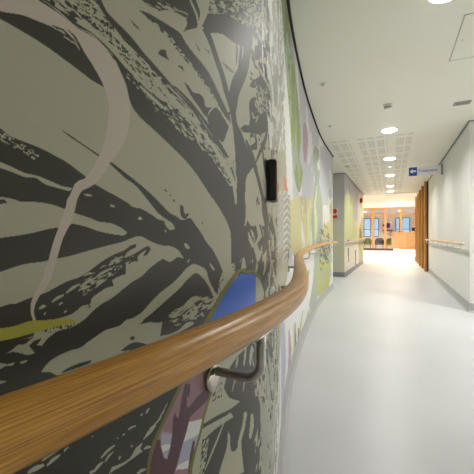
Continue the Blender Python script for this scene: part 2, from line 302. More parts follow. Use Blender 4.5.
# ------------------------------------------------------------------ mural painting, plus a tall white stripe of painted-in glare (outlines in tenths of a millimetre along / up the wall)
MURAL = """v|0||48353,26063 95963,66211 95963,-51727 39162,1249 44385,-143 44385,4705 51780,5839 53209,12439 51010,20922
w|0|1.1 -2.4 -3.0 -1.0 0.6 3|48353,26063 95963,66211 95963,13900 53209,12096 51010,20922
y|1||53209,12096 58077,13275 66635,13822 76912,15414 88028,15301 95963,17133 95963,7242 90192,5381 52507,8234
b|0|0.1 -4.0 -4.5 -1.4 0.45 5|61302,13645 66635,14253 68481,7006 60456,7620
w|0|0.0 -2.5 -3.5 -1.1 0.66 8|53209,12096 95963,15802 95963,4959 52507,8234
w|0||51010,8351 95963,9144 95963,9144 95963,-7976 61302,-5179 45332,1632
g|1||44385,21717 51010,26524 52507,25696 54236,25096 55939,23842 58077,22892 60456,21272 62167,19052 60456,16961 63938,16344 61302,14014 58077,14187 55939,15406 54576,16944 52507,18364 50185,19298 48353,20084 46337,20421
a|0|2.6 -6.9 -7.6 -4.3 0.55 12|48353,21714 54576,25669 62167,19052 61302,14198 55939,15406
G|1|5.7 -8.8 -2.6 -6.1 0.48 11|45332,22496 50185,26473 53209,24463 55255,23108 52507,21030 49299,21176 46337,20904
p|1||63938,20939 66635,22006 68481,20789 67551,18769 65730,17618 63938,18542
a|1||73468,21006 76912,22267 80504,22591 80504,21413 78121,20046 81644,19556 80504,17584 83817,15872 84873,13270 83817,8512 74570,8110 71387,11637 73468,14517 75722,17151 74570,19061
w|1||78121,20187 80504,21119 81644,20459 79325,19427
l|1||77519,16877 74290,13956 75429,11395 75140,8749 76313,8711 78423,11484 77213,14202 78721,17032
l|1||70994,14275 67553,12268 68482,10063 66279,8462 66993,8415 70393,10052 69425,12365 71784,14336
a|1||91311,18071 93641,18731 94860,13837 92460,14243
w|1||89421,13005 92144,15448 95203,17032 94520,17006 90494,15373 88780,12989
a|1||75722,8062 83817,8356 82744,3934 78121,937 72409,125 69427,1960 73468,4338
h|1||79325,6186 86971,7933 92460,8104 93641,3658 90192,501 82744,401 78121,2061 75722,4587
a|1|-0.2 -11.8 -8.4 -17.2 0.52 21|75722,9399 94860,9158 94860,2606 75722,2715
k|1|0.8 -14.2 -9.3 -30.8 0.62 22|80504,11399 90192,11656 93641,5129 81644,4507
k|1||83531,8032 87318,6534 91008,5298 91617,5301 88745,6566 84101,8054
h|1||63563,3611 67978,4441 69993,5939 68868,6078 65316,4894 62536,3833
h|1||64380,-1086 67766,49 69898,1270 68961,1492 65521,672 63497,-792
p|1||52791,3621 52861,2252 52076,555 52930,187 54915,1559 53622,3395
h|1||56285,3045 56459,1441 54411,-427 52865,-1131 53550,-1472 56106,-1162 58264,858 56986,2866
m|1||59235,2016 59434,930 58466,556 59222,288 61515,287 60040,1807
k|1||57172,3055 57634,1064 56467,264 56800,138 58531,776 57517,2970
h|1||63673,2619 60670,1462 58609,-512 59074,-685 61945,1096 64203,2496
q|1||46849,5683 47359,3604 43152,2840 40507,2621 39414,2120 41593,263 43140,735 47853,235 51009,2248 49749,4942
i|1||43072,6351 42457,4320 40506,3672 39520,2587 39864,2314 41860,2840 44848,3213 44031,6081
w|1||43945,5281 43146,3613 41864,2845 40324,1958 43529,-579 45827,417 46848,1793 45830,4637
L|0||31555,12375 42148,23463 45332,20681 48353,18453 51010,15944 52507,12699 53896,8267 49299,6313 45332,5260 41596,4372 39989,2982 39162,-370 31555,7568
w|1||43146,21474 43945,19705 46087,18349 49304,16594 51012,14692 52148,12324 55595,12691 55253,15647 53892,18180 50393,20610 46848,21748 45830,23843
n|0|11.5 -20.6 -12.2 -17.0 0.56 31|37413,16450 44385,22568 46337,20421 48353,17909 49299,14888 38079,12032 37413,13831
D|0|28.3 -48.6 -24.6 -48.0 0.58 33|36938,16046 38730,17591 39162,14733 39687,12439 36938,11749
D|1||33787,13523 33787,12808 33914,12800 34050,12829 34232,12949 34430,13011 34602,13055 34625,12984 34536,12823 34647,12911 34838,13044 34992,13160 35129,13129 35337,13242 35601,13370 35823,13423 36071,13468 36566,13677 37240,14254 37607,14736 38079,15408 38079,17024
L|1|162.5 -142.2 101.1 -308.4 0.52 41|35101,14543 38079,17024 38079,15170 37082,14331 36161,13937 35747,13793 35074,13358
L|1|121.7 -64.5 119.7 -545.7 0.58 42|33787,12808 34085,12990 34309,13047 34647,13138 34558,12946 34270,12892 34015,12797
L|1||34838,14335 35216,14634 35216,13693 35158,13470 35046,13251 34914,13042 34789,12901 34693,12793 34764,12917 34888,13131 34940,13340 34838,13455 34693,13794
L|1||34637,13398 34742,13303 34839,13217 34876,13123 34901,13139 34887,13253 34787,13342 34658,13417
L|1||33716,12756 33867,12745 34031,12747 34213,12772 34421,12831 34439,12865 34250,12838 34069,12811 33896,12791 33735,12786
D|1||34999,13115 35177,13001 35357,12806 35553,12602 35693,12376 35845,12104 36047,12190 35880,12467 35724,12699 35511,12905 35317,13101 35151,13236
D|1||36353,13939 36510,13763 36510,13474 36254,13104 35985,12765 35862,12451 35902,12203 36027,11888 36115,11551 36161,11105 36207,10653 35985,10276 35943,9921 35943,9532 36071,9378 36254,9250 37607,8959 38376,8411 42148,7687 42788,8999 39687,9872 38079,10250 36938,10215 36623,10695 36682,10996 36806,11215 37240,11482 36938,11647 36623,11829 36404,11980 36207,12106 36207,12346 36303,12622 36510,12897 36743,13194 36938,13591 37082,13976 37240,14425
D|1||36142,13634 36161,13352 36142,13088 36179,13104 36254,13400 36179,13655
D|1||36478,13937 36279,13267 36226,12907 36283,12930 36429,13335 36543,13973
k|1||35625,12891 35792,12874 36057,12915 36084,12941 35855,12933 35649,12913
k|1||34832,12805 34873,12763 34934,12751 34946,12762 34904,12789 34844,12815
k|1||35043,12835 35147,12852 35210,12841 35222,12851 35169,12877 35049,12844
L|1||36254,12436 36404,12681 36743,12956 36871,12827 36938,12609 36743,12339 36510,12127 36353,12003 36207,12088 36161,12256
D|1||36353,12021 36623,12162 36871,12240 36938,12404 36871,12665 37082,12870 37413,12783 38079,12888 38376,13240 38221,13471 37607,13347 37240,13316 38079,13791 39162,14086 39989,13987 39687,13352 38935,12774 37827,12338 36938,12097 36510,11992
L|1||37054,12565 37194,12473 37518,12635 37379,12469 37448,12486 37702,12719 37286,12539 37111,12591
L|1|50.6 -99.3 19.1 -230.4 0.64 47|37082,13162 39162,14086 39687,13523 37240,12634
D|1||37290,12221 37325,12057 37470,11945 37546,11967 37507,12113 37359,12244
D|1||39026,12939 38306,12344 37671,11898 37363,11598 37465,11610 37998,11952 38818,12467 39307,13024
D|1||36637,11867 36947,11614 37436,11428 37582,11468 37230,11708 36727,11902
D|1||37324,14087 38935,14931 39162,14841 38079,14219 37240,13849
D|1||37553,14607 38172,14684 39331,15021 41854,16058 42465,16396 40091,15476 38606,14967 37663,14686
D|1||38810,16883 38830,15859 39023,15059 39310,15221 39547,16339 39069,17087
D|1||37607,13885 38935,14457 39162,14248 38079,13696
L|1||37293,13766 37962,13773 39586,14102 39792,14201 38206,13910 37355,13805
D|1||33380,11975 33458,11856 33553,11715 33623,11513 33756,11404 33947,11326 34309,11175 34580,11056 34863,10892 35129,10703 35433,10496 35709,10298 35902,10097 35943,9921 35943,9532 36566,9486 36682,10109 36510,10683 36254,11028 35985,11253 35601,11346 35216,11388 34838,11460 34514,11554 34232,11641 33981,11721 33787,11759 33609,11829 33471,11906
D|1||32606,12137 32802,12104 32959,12055 33130,12064 33269,12008 33380,11964 33498,11851 33667,11760 33914,11685 34232,11602 34602,11524 35101,11407 35601,11330 36071,11144 36071,11324 35673,11413 35101,11668 34813,11833 34430,11951 34139,12047 33802,12171 33498,12298 33368,12316 33281,12375 33187,12488
L|0|176.3 -105.5 -80.3 -467.5 0.5 51|32640,12158 32802,12123 32979,12086 33152,12076 33368,12013 33525,11975 33667,12015 33581,12159 33445,12248 33318,12311 33222,12384 33152,12467
L|0|250.7 -289.5 -458.8 -239.7 0.62 56|32802,12255 33000,12196 33343,12108 33609,12012 33498,12209 33269,12326 33130,12453
L|0|115.7 -98.0 -161.1 -430.0 0.52 52|33368,12013 33525,11907 33756,11794 34050,11733 34430,11760 34175,11933 33947,12067 33696,12145 33498,12209 33368,12164
L|0|211.9 -45.8 174.6 -648.2 0.64 57|33525,11952 33756,11818 34085,11745 34389,11773 34085,11974 33756,12126
L|0|68.5 -84.0 -145.7 -365.3 0.5 53|33818,11819 34050,11682 34389,11585 34940,11397 35601,11263 35985,11093 35943,11298 35601,11397 35046,11637 34741,11809 34389,11935 34085,12025
L|0|95.6 -94.3 -180.7 -517.0 0.56 54|33498,11895 33667,11783 33914,11697 34232,11615 34602,11538 35158,11390 35601,11296 35400,11189 34940,11307 34472,11418 34085,11517 33787,11639 33581,11749
D|1||33166,12466 33261,12353 33357,12292 33479,12272 33630,12214 33785,12151 33929,12095 34125,12033 34353,11940 34384,11969 34152,12061 33966,12137 33820,12191 33674,12266 33517,12324 33404,12355 33302,12398 33207,12510
D|1||32585,12108 32704,12086 32814,12056 32912,12021 33058,12028 33179,12009 33285,11966 33410,11915 33428,11939 33302,11989 33194,12032 33070,12053 32925,12047 32828,12079 32717,12112 32595,12129
L|1||32971,12108 33091,12085 33237,12047 33387,11985 33546,11901 33740,11823 33936,11757 33959,11784 33773,11861 33588,11949 33425,12032 33278,12106 33124,12143 32988,12142
L|1||33334,12204 33484,12145 33651,12077 33838,12011 33861,12038 33683,12116 33513,12183 33351,12229
L|1||34163,11841 34441,11745 34809,11613 35210,11435 35646,11171 35906,11002 35981,11029 35774,11230 35283,11481 34867,11659 34502,11804 34188,11870
L|1||33905,11969 34173,11842 34493,11689 34873,11521 34903,11543 34535,11724 34215,11883 33923,11989
L|1||33748,11761 33964,11676 34185,11619 34203,11639 33998,11716 33764,11780
D|1||34338,11989 34626,11900 34940,11774 35238,11616 35556,11440 35890,11240 35998,11287 35647,11487 35314,11664 34992,11814 34669,11939 34359,12012
D|1||33609,12494 33652,12472 33711,12457 33771,12430 33726,12430 33652,12448
D|1||34085,12355 34194,12407 34213,12338 34270,12299 34139,12291 34050,12287
D|1||34427,12297 34478,12300 34550,12285 34565,12299 34508,12337 34433,12311
D|1||34558,12138 34647,12132 34764,12077 34940,12114 35046,12078 35074,11981 35216,12000 35400,12095 35216,11968 35129,11815 34992,11863 34838,11944 34693,12022
D|1||35129,11815 35246,11978 35433,12074 35673,11988 35862,11892 35747,11721 35637,11573 35400,11594 35216,11686
L|1||35165,11886 35263,11975 35343,12039 35332,12043 35229,11981 35151,11887
L|1||35747,11738 35943,11899 36071,11721 36115,11515 35943,11510 35784,11594
L|1||35497,11218 35740,11099 35957,10955 36050,10778 36127,10571 36195,10580 36183,10801 36100,10996 35909,11173 35638,11295
L|1||35747,11327 35943,11369 36071,11252 35862,11177
L|0|73.6 -160.4 -202.1 -358.2 0.5 55|35306,11202 35601,11263 36161,10904 35902,10869
L|1||35969,11230 36116,11040 36142,10829 36179,10833 36206,11061 36001,11241
D|1||33741,12662 33882,12707 34085,12736 34270,12760 34472,12775 34602,12704 34813,12636 35074,12578 35306,12476 35601,12317 35862,12137 35943,11970 35601,12066 35216,12250 34940,12338 34693,12422 34430,12495 34232,12583 34032,12606 33882,12634
L|0|230.0 -218.0 -107.2 -436.5 0.5 61|33756,12647 34085,12659 34309,12622 34558,12528 34888,12421 35276,12274 35601,12066 35101,12237 34693,12393 34389,12502 34085,12583 33882,12598
L|1||35282,12484 35522,12320 35826,12135 35900,12173 35683,12415 35393,12560
L|1||36682,11115 36938,11299 37240,11354 37507,11227 37713,10987 37948,10783 37713,10602 37240,10480 36938,10563 36682,10779
D|1||37507,10873 37713,10987 37827,10725 37413,10644
D|1||37125,11471 37561,11182 38017,10830 38639,10337 39290,9870 40145,9873 39279,10376 38453,10890 37881,11249 37363,11538
L|0|1.7 -30.1 -43.9 -29.0 0.6 65|36682,10602 43532,13019 43532,8940 36938,9458
L|0|-2.2 -22.7 -18.9 -15.8 0.52 66|38376,9889 47358,9769 49299,6313 38376,8411
L|1||37557,10568 37369,10290 37607,9991 37333,9826 37497,9803 38079,9986 37659,10307 37659,10574
L|1||36652,10539 36652,10385 36595,10187 36651,10185 36838,10392 36712,10546
L|1||40508,10948 39417,10435 38832,9937 39044,9931 39984,10451 40896,10977
L|1||38730,11785 39413,12369 42148,13066 42148,11273 39162,10957 38545,11270
D|0|1.9 -19.0 -18.2 -13.3 0.52 67|38079,12032 42788,13229 42788,9075 38079,9418
L|1||36377,9493 36453,9550 36648,9359 36716,9359 36569,9584 36329,9510
L|1||37054,9904 37210,9740 37378,9575 37450,9574 37374,9745 37111,9908
L|1||38027,9754 37784,9582 37569,9412 37647,9401 38022,9558 38134,9747
L|1||38655,9327 38396,9190 38166,9054 38278,9035 38745,9145 38809,9312
L|1||37469,9418 37378,9286 37291,9154 37358,9142 37565,9262 37547,9411
L|1||39865,9230 39576,8974 39311,8727 39518,8695 40184,8902 40118,9210
L|0||36404,9365 36510,9586 36682,9359
n|0|8.6 -15.3 -6.6 -7.7 0.5 36|39687,18430 44385,22568 49299,20033 51010,15321 40323,12601
w|0|11.1 -20.6 -14.2 -16.1 0.6 37|38079,17024 44385,22568 50185,18700 50185,15112 39687,12439 38079,14172
n|0||42148,11452 53896,12864 54576,8364 44385,8873 42788,9830
w|0||42952,11504 46463,12132 48583,12190 51849,12961 54417,12985 54734,13050 51710,13038 48121,12212 46212,12171 42629,11480
w|0||43691,11513 45243,11847 49236,12049 52618,12702 52396,12696 49361,12125 45421,11918 43377,11486
w|0||42952,11236 46463,11791 48583,11805 51849,12508 54417,12479 54734,12538 51710,12588 48121,11836 46212,11835 42629,11219
w|0||43691,11230 45243,11531 49236,11650 52618,12233 52396,12232 49361,11723 45421,11599 43377,11209
w|0||42952,10968 46463,11450 48583,11419 51849,12055 54417,11973 54734,12026 51710,12138 48121,11460 46212,11499 42629,10958
w|0||43691,10947 45243,11216 49236,11251 52618,11764 52396,11768 49361,11322 45421,11279 43377,10933
w|0||42952,10701 46463,11109 48583,11034 51849,11602 54417,11467 54734,11514 51710,11688 48121,11085 46212,11163 42629,10697
w|0||43691,10664 45243,10900 49236,10852 52618,11296 52396,11304 49361,10920 45421,10960 43377,10656
w|0||42952,10433 46463,10768 48583,10649 51849,11149 54417,10962 54734,11002 51710,11237 48121,10709 46212,10827 42629,10436
w|0||43691,10380 45243,10584 49236,10453 52618,10827 52396,10839 49361,10519 45421,10641 43377,10379
w|0||42952,10165 46463,10427 48583,10264 51849,10696 54417,10456 54734,10489 51710,10787 48121,10333 46212,10491 42629,10175
w|0||43691,10097 45243,10269 49236,10054 52618,10358 52396,10375 49361,10117 45421,10321 43377,10103
w|0||42952,9897 46463,10086 48583,9878 51849,10243 54417,9950 54734,9977 51710,10337 48121,9958 46212,10155 42629,9914
w|0||43691,9814 45243,9953 49236,9656 52618,9889 52396,9911 49361,9716 45421,10002 43377,9826
w|0||42952,9629 46463,9745 48583,9493 51849,9790 54417,9445 54734,9465 51710,9887 48121,9582 46212,9820 42629,9653
w|0||43691,9531 45243,9637 49236,9257 52618,9420 52396,9447 49361,9314 45421,9683 43377,9549
w|0||42952,9362 46463,9404 48583,9108 51849,9337 54417,8939 54734,8953 51710,9437 48121,9206 46212,9484 42629,9392
w|0||43691,9248 45243,9322 49236,8858 52618,8952 52396,8982 49361,8913 45421,9363 43377,9273
w|0||42952,9094 46463,9062 48583,8722 51849,8884 54417,8433 54734,8441 51710,8987 48121,8831 46212,9148 42629,9131
w|0||43691,8964 45243,9006 49236,8459 52618,8483 52396,8518 49361,8511 45421,9044 43377,8996
o|1||48353,13234 50185,13438 51780,13064 51010,12707 49299,13058
o|1||50812,13047 51311,12922 52331,12871 52682,12927 52232,13075 51205,13114
i|0||53554,8989 55596,8903 55939,7661 53209,7767
k|1||52365,9105 52508,8635 52003,8210 52291,8183 53209,8590 52649,9096
k|1||56718,8696 56704,8380 57072,8040 57329,8023 57343,8346 56972,8686
D|1||31555,10794 32115,10905 32314,10881 32386,10833 32500,10810 32623,10785 32728,10752 32849,10710 33000,10630 33164,10532 33281,10484 33445,10425 33581,10370 33652,10330 33787,10316 33947,10253 34085,10197 34232,10203 34430,10224 34558,10216 34693,10250 34863,10125 35019,9992 35129,9884 35306,9769 35498,9564 35673,9382 35601,9172 35498,9071 35566,8944 35337,8775 35074,8554 35101,8317 35368,7996 34940,7691 34602,6650 34602,4599 31555,7568
D|1||32802,11003 32898,10971 33000,10927 33198,10849 33355,10795 33498,10732 33638,10664 33787,10590 33947,10500 34085,10413 34270,10296 34472,10226 34558,10077 34270,10125 34050,10284 33914,10398 33802,10496 33681,10588 33539,10649 33355,10763 33198,10828 33000,10912 32898,10951
L|1||33914,10361 34050,10284 34194,10214 34328,10153 34368,10087 34270,10072 34194,10123 34139,10212 34032,10270
L|1||34531,10396 34479,10323 34524,10237 34600,10228 34604,10235 34547,10249 34507,10324 34541,10394
D|1||34472,10418 34536,10409 34558,10327 34625,10261 34670,10306 34602,10316 34625,10219 34493,10268
D|1||34153,10596 34174,10574 34208,10563 34217,10570 34195,10591 34161,10602
D|1||34248,10535 34262,10523 34286,10519 34292,10526 34277,10538 34254,10541
D|1||34325,10468 34339,10456 34365,10458 34372,10469 34357,10481 34332,10478
D|1||34985,10201 34988,10183 35012,10172 35026,10177 35024,10195 34999,10206
L|1||34558,9896 34625,9880 34693,9821 34647,9809 34580,9839
L|1||35187,9571 35246,9551 35368,9445 35306,9451
L|1||34670,9666 34693,9650 34647,9610 34625,9626
L|1||34169,10069 34168,10052 34187,10043 34201,10048 34201,10064 34182,10074
L|1||33724,10199 33751,10184 33785,10190 33789,10204 33762,10219 33728,10213
L|1||33340,10324 33368,10307 33404,10307 33409,10317 33380,10334 33345,10334
L|1||33041,10411 33082,10397 33129,10399 33131,10410 33089,10423 33044,10421
L|1||35129,9930 35943,9921 35943,9532 35784,9371 35709,9277 35637,9386 35498,9564 35306,9769
L|1|53.4 136.1 156.2 -235.8 0.45 71|35601,9389 36161,9516 35985,9209 35601,8955 35433,8951
L|1||35074,9962 34940,10112 35101,9992 35276,9818
L|1|408.7 -202.5 -384.6 -807.5 0.58 72|32245,10862 32342,10855 32446,10797 32540,10766 32623,10713 32573,10668 32461,10732 32357,10743 32245,10750
L|1||31939,10636 32178,10609 32314,10602 32401,10576 32500,10541 32606,10531 32710,10501 32821,10468 32918,10461 32898,10430 32783,10445 32666,10467 32590,10511 32500,10507 32401,10534 32314,10553 32178,10554 31939,10570
L|1||31939,10258 32314,10315 32371,10313 32431,10301 32477,10288 32581,10297 32710,10289 32821,10260 32948,10220 33108,10178 33222,10141 33343,10135 33471,10094 33567,10040 33539,10006 33445,10006 33293,10027 33198,10047 33108,10076 33000,10104 32918,10112 32802,10080 32693,10059 32557,10022 32423,9996 32314,9980 31939,9924
D|1||32231,10292 32314,10299 32349,10294 32364,10270 32314,10258 32231,10252
L|1||33696,9947 33726,9982 33787,9982 33834,9946
L|1||31939,9604 32178,9666 32314,9701 32401,9727 32500,9753 32623,9762 32756,9781 32898,9802 33000,9826 33164,9861 33343,9898 33498,9927 33638,9971 33756,9994 33914,9933 34085,9879 34270,9862 34430,9803 34558,9673 34430,9708 34270,9651 34139,9698 34050,9666 33914,9602 33787,9517 33638,9463 33498,9391 33368,9322 33222,9272 33130,9216 33053,9161 32898,9107 32710,9114 32540,9102 31939,9168
D|1||31939,9371 32314,9414 32386,9426 32423,9420 32540,9453 32666,9478 32802,9534 32879,9563 33000,9589 33130,9657 33269,9740 33406,9797 33539,9836 33609,9880 33696,9901 33696,9866 33595,9823 33525,9747 33667,9785 33787,9839 33882,9872 33931,9834 33866,9764 33802,9755 33866,9836 33726,9759 33726,9700 33638,9694 33595,9674 33553,9700 33553,9564 33471,9550 33368,9517 33393,9449 33293,9440 33222,9408 33130,9360 33108,9302 33021,9297 32938,9244 32802,9223 32565,9228 32573,9111 32314,9103 31939,9168
L|1||33004,9484 33089,9519 33167,9555 33161,9567 33072,9547 32996,9495
L|1||33167,9556 33271,9599 33371,9642 33365,9653 33255,9624 33160,9566
L|1||32731,9381 32790,9404 32842,9429 32838,9440 32776,9431 32725,9391
L|1||32618,9337 32650,9343 32676,9352 32674,9365 32639,9373 32612,9348
L|1||32863,9445 32936,9479 33003,9513 32997,9525 32920,9505 32856,9455
L|1||32795,9344 32816,9352 32831,9356 32830,9363 32807,9370 32790,9350
L|1||33167,9454 33241,9495 33308,9531 33303,9539 33226,9513 33161,9461
L|1||33177,9495 33226,9513 33270,9525 33268,9532 33217,9529 33173,9501
L|1||32660,9278 32672,9288 32676,9292 32674,9298 32661,9302 32655,9282
L|1||33132,9725 33202,9744 33270,9758 33268,9765 33195,9762 33128,9732
L|1||33345,9711 33436,9735 33527,9754 33524,9762 33428,9754 33341,9718
L|1||32981,9449 33036,9463 33087,9474 33085,9482 33028,9483 32977,9456
L|1||32843,9260 32860,9268 32869,9273 32868,9280 32849,9286 32837,9266
L|1||33044,9591 33089,9604 33131,9612 33129,9620 33082,9622 33040,9597
L|1|201.2 125.8 297.3 -724.6 0.62 75|33000,9539 33269,9698 33581,9812 33696,9760 33471,9617 33222,9492 33042,9394
L|1|304.4 163.9 247.8 -709.6 0.45 76|32802,9186 33042,9293 33130,9298 33042,9173 32859,9116
D|1||33083,9326 33100,9275 33063,9273 33065,9266 33116,9268 33089,9327
L|1||32349,9018 32401,9037 32446,9067 32500,9060 32540,9085 32623,9117 32710,9132 32821,9144 32959,9161 32918,9121 32783,9105 32693,9063 32640,9004 32598,9025 32640,9076 32573,9067 32532,9034 32581,8959 32524,8958 32461,8994 32401,9020
D|1|239.4 401.4 917.2 -365.3 0.5 77|32623,9153 32959,9171 32918,9102 32765,9082
L|1||32054,9045 32314,8955 32371,8929 32423,8929 32401,8902 32357,8917 32314,8906 32054,8969
L|1||32462,8904 32491,8897 32517,8904 32515,8913 32486,8919 32460,8913
L|1||32280,8791 32320,8781 32358,8787 32356,8797 32315,8807 32278,8801
Y|1||31939,9255 32178,9249 32314,9238 32423,9234 32540,9251 32666,9233 32802,9214 32898,9194 32969,9159 32918,9141 32802,9148 32666,9142 32540,9137 32423,9132 32314,9135 31939,9153
L|1||32632,8773 32675,8822 32737,8857 32821,8879 32918,8888 33000,8885 33086,8921 33198,8963 33293,8993 33419,8995 33485,9002 33553,9043 33652,9045 33787,9088 33914,9173 34085,9270 34368,9389 34625,9542 34764,9587 34940,9544 35101,9470 35187,9306 35337,9128 35498,8989 35433,8886 35306,9037 35158,9231 35019,9356 34838,9450 34647,9384 34472,9281 34270,9190 34085,9105 33947,9044 33802,8989 33882,8972 34050,8960 34121,8894 34085,8724 34270,8702 34472,8719 34602,8771 34764,8748 34789,8713 34514,8681 34270,8663 33998,8672 33471,8661 33000,8666 32802,8677 32710,8746
D|1||33000,8736 33130,8725 33108,8701 33000,8696 32802,8696 32859,8724
D|1||33609,8825 33638,8840 33681,8817 33667,8786 33609,8802
D|1||33471,8716 33581,8752 33681,8759 33787,8718 33914,8658 33787,8659 33638,8679
D|1||33741,8943 33818,8986 33914,9026 34085,9080 34232,9000 34175,8907 34032,8901 33914,8940
L|1|66.4 58.4 71.1 -389.8 0.42 81|34213,8938 34368,8999 34536,9022 34693,9107 34863,9108 35074,9059 35306,9021 35433,8918 35306,8861 35019,8841 34813,8839 34580,8832
L|1|123.6 80.1 44.2 -643.4 0.58 82|34175,8882 34693,8907 35101,8824 35046,8713 34693,8793 34389,8779
L|1|198.2 99.1 -18.8 -679.9 0.5 83|34175,8649 34580,8636 34838,8643 34693,8593
L|1||37413,9116 37948,8913 38376,8558 38079,8395 37413,8374
B|0||35019,8492 35306,8766 35601,8955 35985,9155 36254,9250 36456,9284 36682,9221 36938,9233 37413,9094 37413,7828
O|1||35028,8446 35166,8608 35372,8766 35633,8964 36013,9166 36319,9292 36456,9309 36733,9244 37063,9233 37438,9139 37876,8981 38024,8984 37580,9159 37102,9285 36752,9303 36456,9374 36192,9354 35875,9225 35502,9023 35242,8828 35039,8670 34905,8506
w|1||40424,8348 40877,8322 41403,8130 41801,8071 41375,8300 40225,8397
D|1||34940,6496 35019,7143 35601,7048 36353,6869 35902,7130 35673,7420 35823,7634 36161,7762 36682,7780 38079,7754 40323,7430 41117,6410 38730,6288 37607,6406 38079,5804 37607,5690 37159,5560 36871,5166 36682,2414 34602,4599
L|1||35276,7869 35601,7884 35985,7858 35823,7634 35601,7483 35823,7201 36353,6888 35985,6933 35465,7064 35074,7131 35046,7343
L|1||36196,7494 36067,7364 35975,7223 35995,7212 36119,7338 36218,7484
L|1||36235,7775 36161,7692 36143,7587 36179,7572 36254,7653 36273,7760
L|1||36658,7828 36566,7664 36543,7477 36588,7459 36681,7621 36706,7811
L|1||37038,7709 36905,7549 36898,7346 36980,7313 37120,7469 37128,7678
L|1||37567,7673 37460,7420 37469,7131 37547,7101 37659,7350 37649,7647
L|1||36668,7313 36560,7161 36497,6994 36523,6982 36628,7130 36696,7301
L|1||38026,6730 37827,6536 37781,6280 37874,6234 38079,6421 38135,6684
L|1||38654,6576 38376,6317 38312,5978 38441,5914 38730,6158 38810,6512
L|1||37469,6954 37460,6759 37567,6514 37649,6477 37659,6676 37547,6924
D|1|120.4 171.3 123.0 -274.6 0.55 91|35337,7687 35601,7683 35601,7282 35276,7362
L|1|-12.0 -32.9 -67.3 -25.6 0.56 92|37082,8028 41117,7230 40323,4996 37413,6409
L|1||36353,6192 36510,6218 36743,6427 36682,6557 36566,6323 36404,6277 36254,6174 36207,5686 36254,5581 36566,5411
L|1||36566,6577 36484,6391 36329,6249 36279,6050 36327,6018 36481,6152 36651,6292 36682,6516
L|1||37009,6312 36939,6105 36872,5899 37008,5813 37239,5934 37159,6235
L|1||35823,6629 35902,6481 35943,6211 36161,6082 36404,6125 36456,5713 36353,5515 36353,2770 35337,3845 35498,6078 35637,6223 35784,6374
L|1||35011,6912 35225,6894 35485,6865 35834,6794 36040,6743 35932,6873 35736,6917 35381,7001 35093,7064 34870,7094
L|1||35082,6405 35268,6522 35490,6670 35720,6852 35698,6867 35441,6706 35224,6558 35065,6419
L|1|105.6 118.8 155.6 -316.0 0.5 93|34838,7000 35216,6950 35046,6368 34741,6562
D|1||37082,5627 37413,5536 37240,4914 36806,5210
D|1|-24.9 -37.6 -43.1 16.1 0.42 94|37413,6497 41117,4739 39687,3196 39162,2327 36938,4179 37240,5639
L|1|-18.4 -30.6 -27.7 16.0 0.46 95|38079,6090 41596,4509 39989,2982 37827,4507
n|0|-12.0 -25.4 -28.8 -8.8 0.46 97|38376,8016 45332,6621 45332,2539 42148,1449 38079,4331 37827,6211
D|0|-12.8 -35.0 -38.7 -12.2 0.58 98|38079,7944 44385,6491 43532,3423 38079,6090
M|1||34602,8083 35306,7985 35276,7584 35187,7464 35074,7330 34940,7064 34813,6867 34693,6592 34558,4644 33756,5446 33898,7088 33947,7329 34050,7498 34194,7645 34328,7781 34472,7938
p|0||34103,7471 34139,7491 34309,7378 34289,7242 34103,7318
w|0||34103,7318 34289,7269 34270,7174 34139,7209
q|0||34139,7221 34270,7187 34232,7064 34175,7097
w|0||34670,7347 34992,7232 34940,7034 34536,7121
q|0||34514,7133 34914,7048 34813,6750 34430,6880
w|0||34430,6880 34813,6765 34741,6649 34389,6837
q|0||34103,7471 34309,7364 34289,7242 34103,7344
R|1||34580,7923 34693,7878 34693,7764 34625,7651 34625,7567 34693,7564 34888,7624 35101,7655 35306,7731 35276,7521 35101,7440 34838,7425 34693,7392 34625,7256 34536,7121 34451,6963 34348,6809 34270,4934 33726,5476 33898,7088 33947,7280 34032,7432 34085,7404 34103,7293 34157,7134 34213,7089 34251,7158 34309,7338 34328,7541 34368,7629 34409,7529 34451,7523 34493,7709
M|1||34616,7739 34625,7647 34685,7551 34702,7548 34669,7635 34633,7733
R|1||34764,7040 34813,7013 34741,6562 34647,6621 34693,6864
O|1||34485,7996 34318,7821 34168,7666 34026,7531 33907,7356 33855,7115 33749,5455 33826,5376 33909,7080 33955,7320 34074,7491 34220,7623 34379,7776 34544,7956
O|1||35245,7540 35128,7434 35017,7270 34911,7053 34784,6859 34661,6614 34514,4689 34602,4598 34727,6570 34843,6816 34969,7014 35075,7233 35188,7396 35307,7501
L|1||33330,7435 33368,7488 33471,7460 33609,7449 33696,7516 33802,7530 33756,7471 33802,7422 33638,7421 33498,7422 33380,7437
L|1||33822,7428 33888,7405 33931,7392 33931,7407 33875,7448 33814,7446
L|1||33802,7553 33914,7641 34050,7675 34121,7743 34232,7823 34121,7692 33947,7576
D|1|214.8 196.8 224.3 -589.7 0.6 96|33802,7553 34232,7823 34085,7607
L|1||32644,7962 32709,7970 32777,7980 32771,7992 32694,8001 32637,7974
L|1||32777,7981 32842,7992 32911,8004 32906,8016 32828,8020 32771,7992
L|1||32688,7891 32748,7905 32806,7926 32798,7941 32727,7942 32679,7905
L|1||32546,7984 32564,7994 32577,8008 32570,8022 32542,8026 32535,7995
L|1||32951,8005 32968,8005 32990,8003 32989,8012 32959,8028 32946,8013
L|1||32315,8057 32347,8039 32386,8023 32386,8033 32345,8065 32313,8067
L|1||32404,7997 32435,8008 32464,8021 32459,8032 32420,8036 32397,8008
L|1||32529,7919 32595,7908 32661,7912 32654,7933 32576,7959 32520,7939
L|1||32843,7937 32866,7950 32891,7958 32886,7967 32852,7970 32837,7945
L|1||33238,7656 33323,7678 33410,7700 33402,7713 33301,7710 33229,7668
L|1||33285,7588 33334,7616 33384,7639 33377,7649 33314,7640 33277,7597
L|1||33158,7557 33211,7576 33262,7599 33252,7614 33185,7613 33147,7571
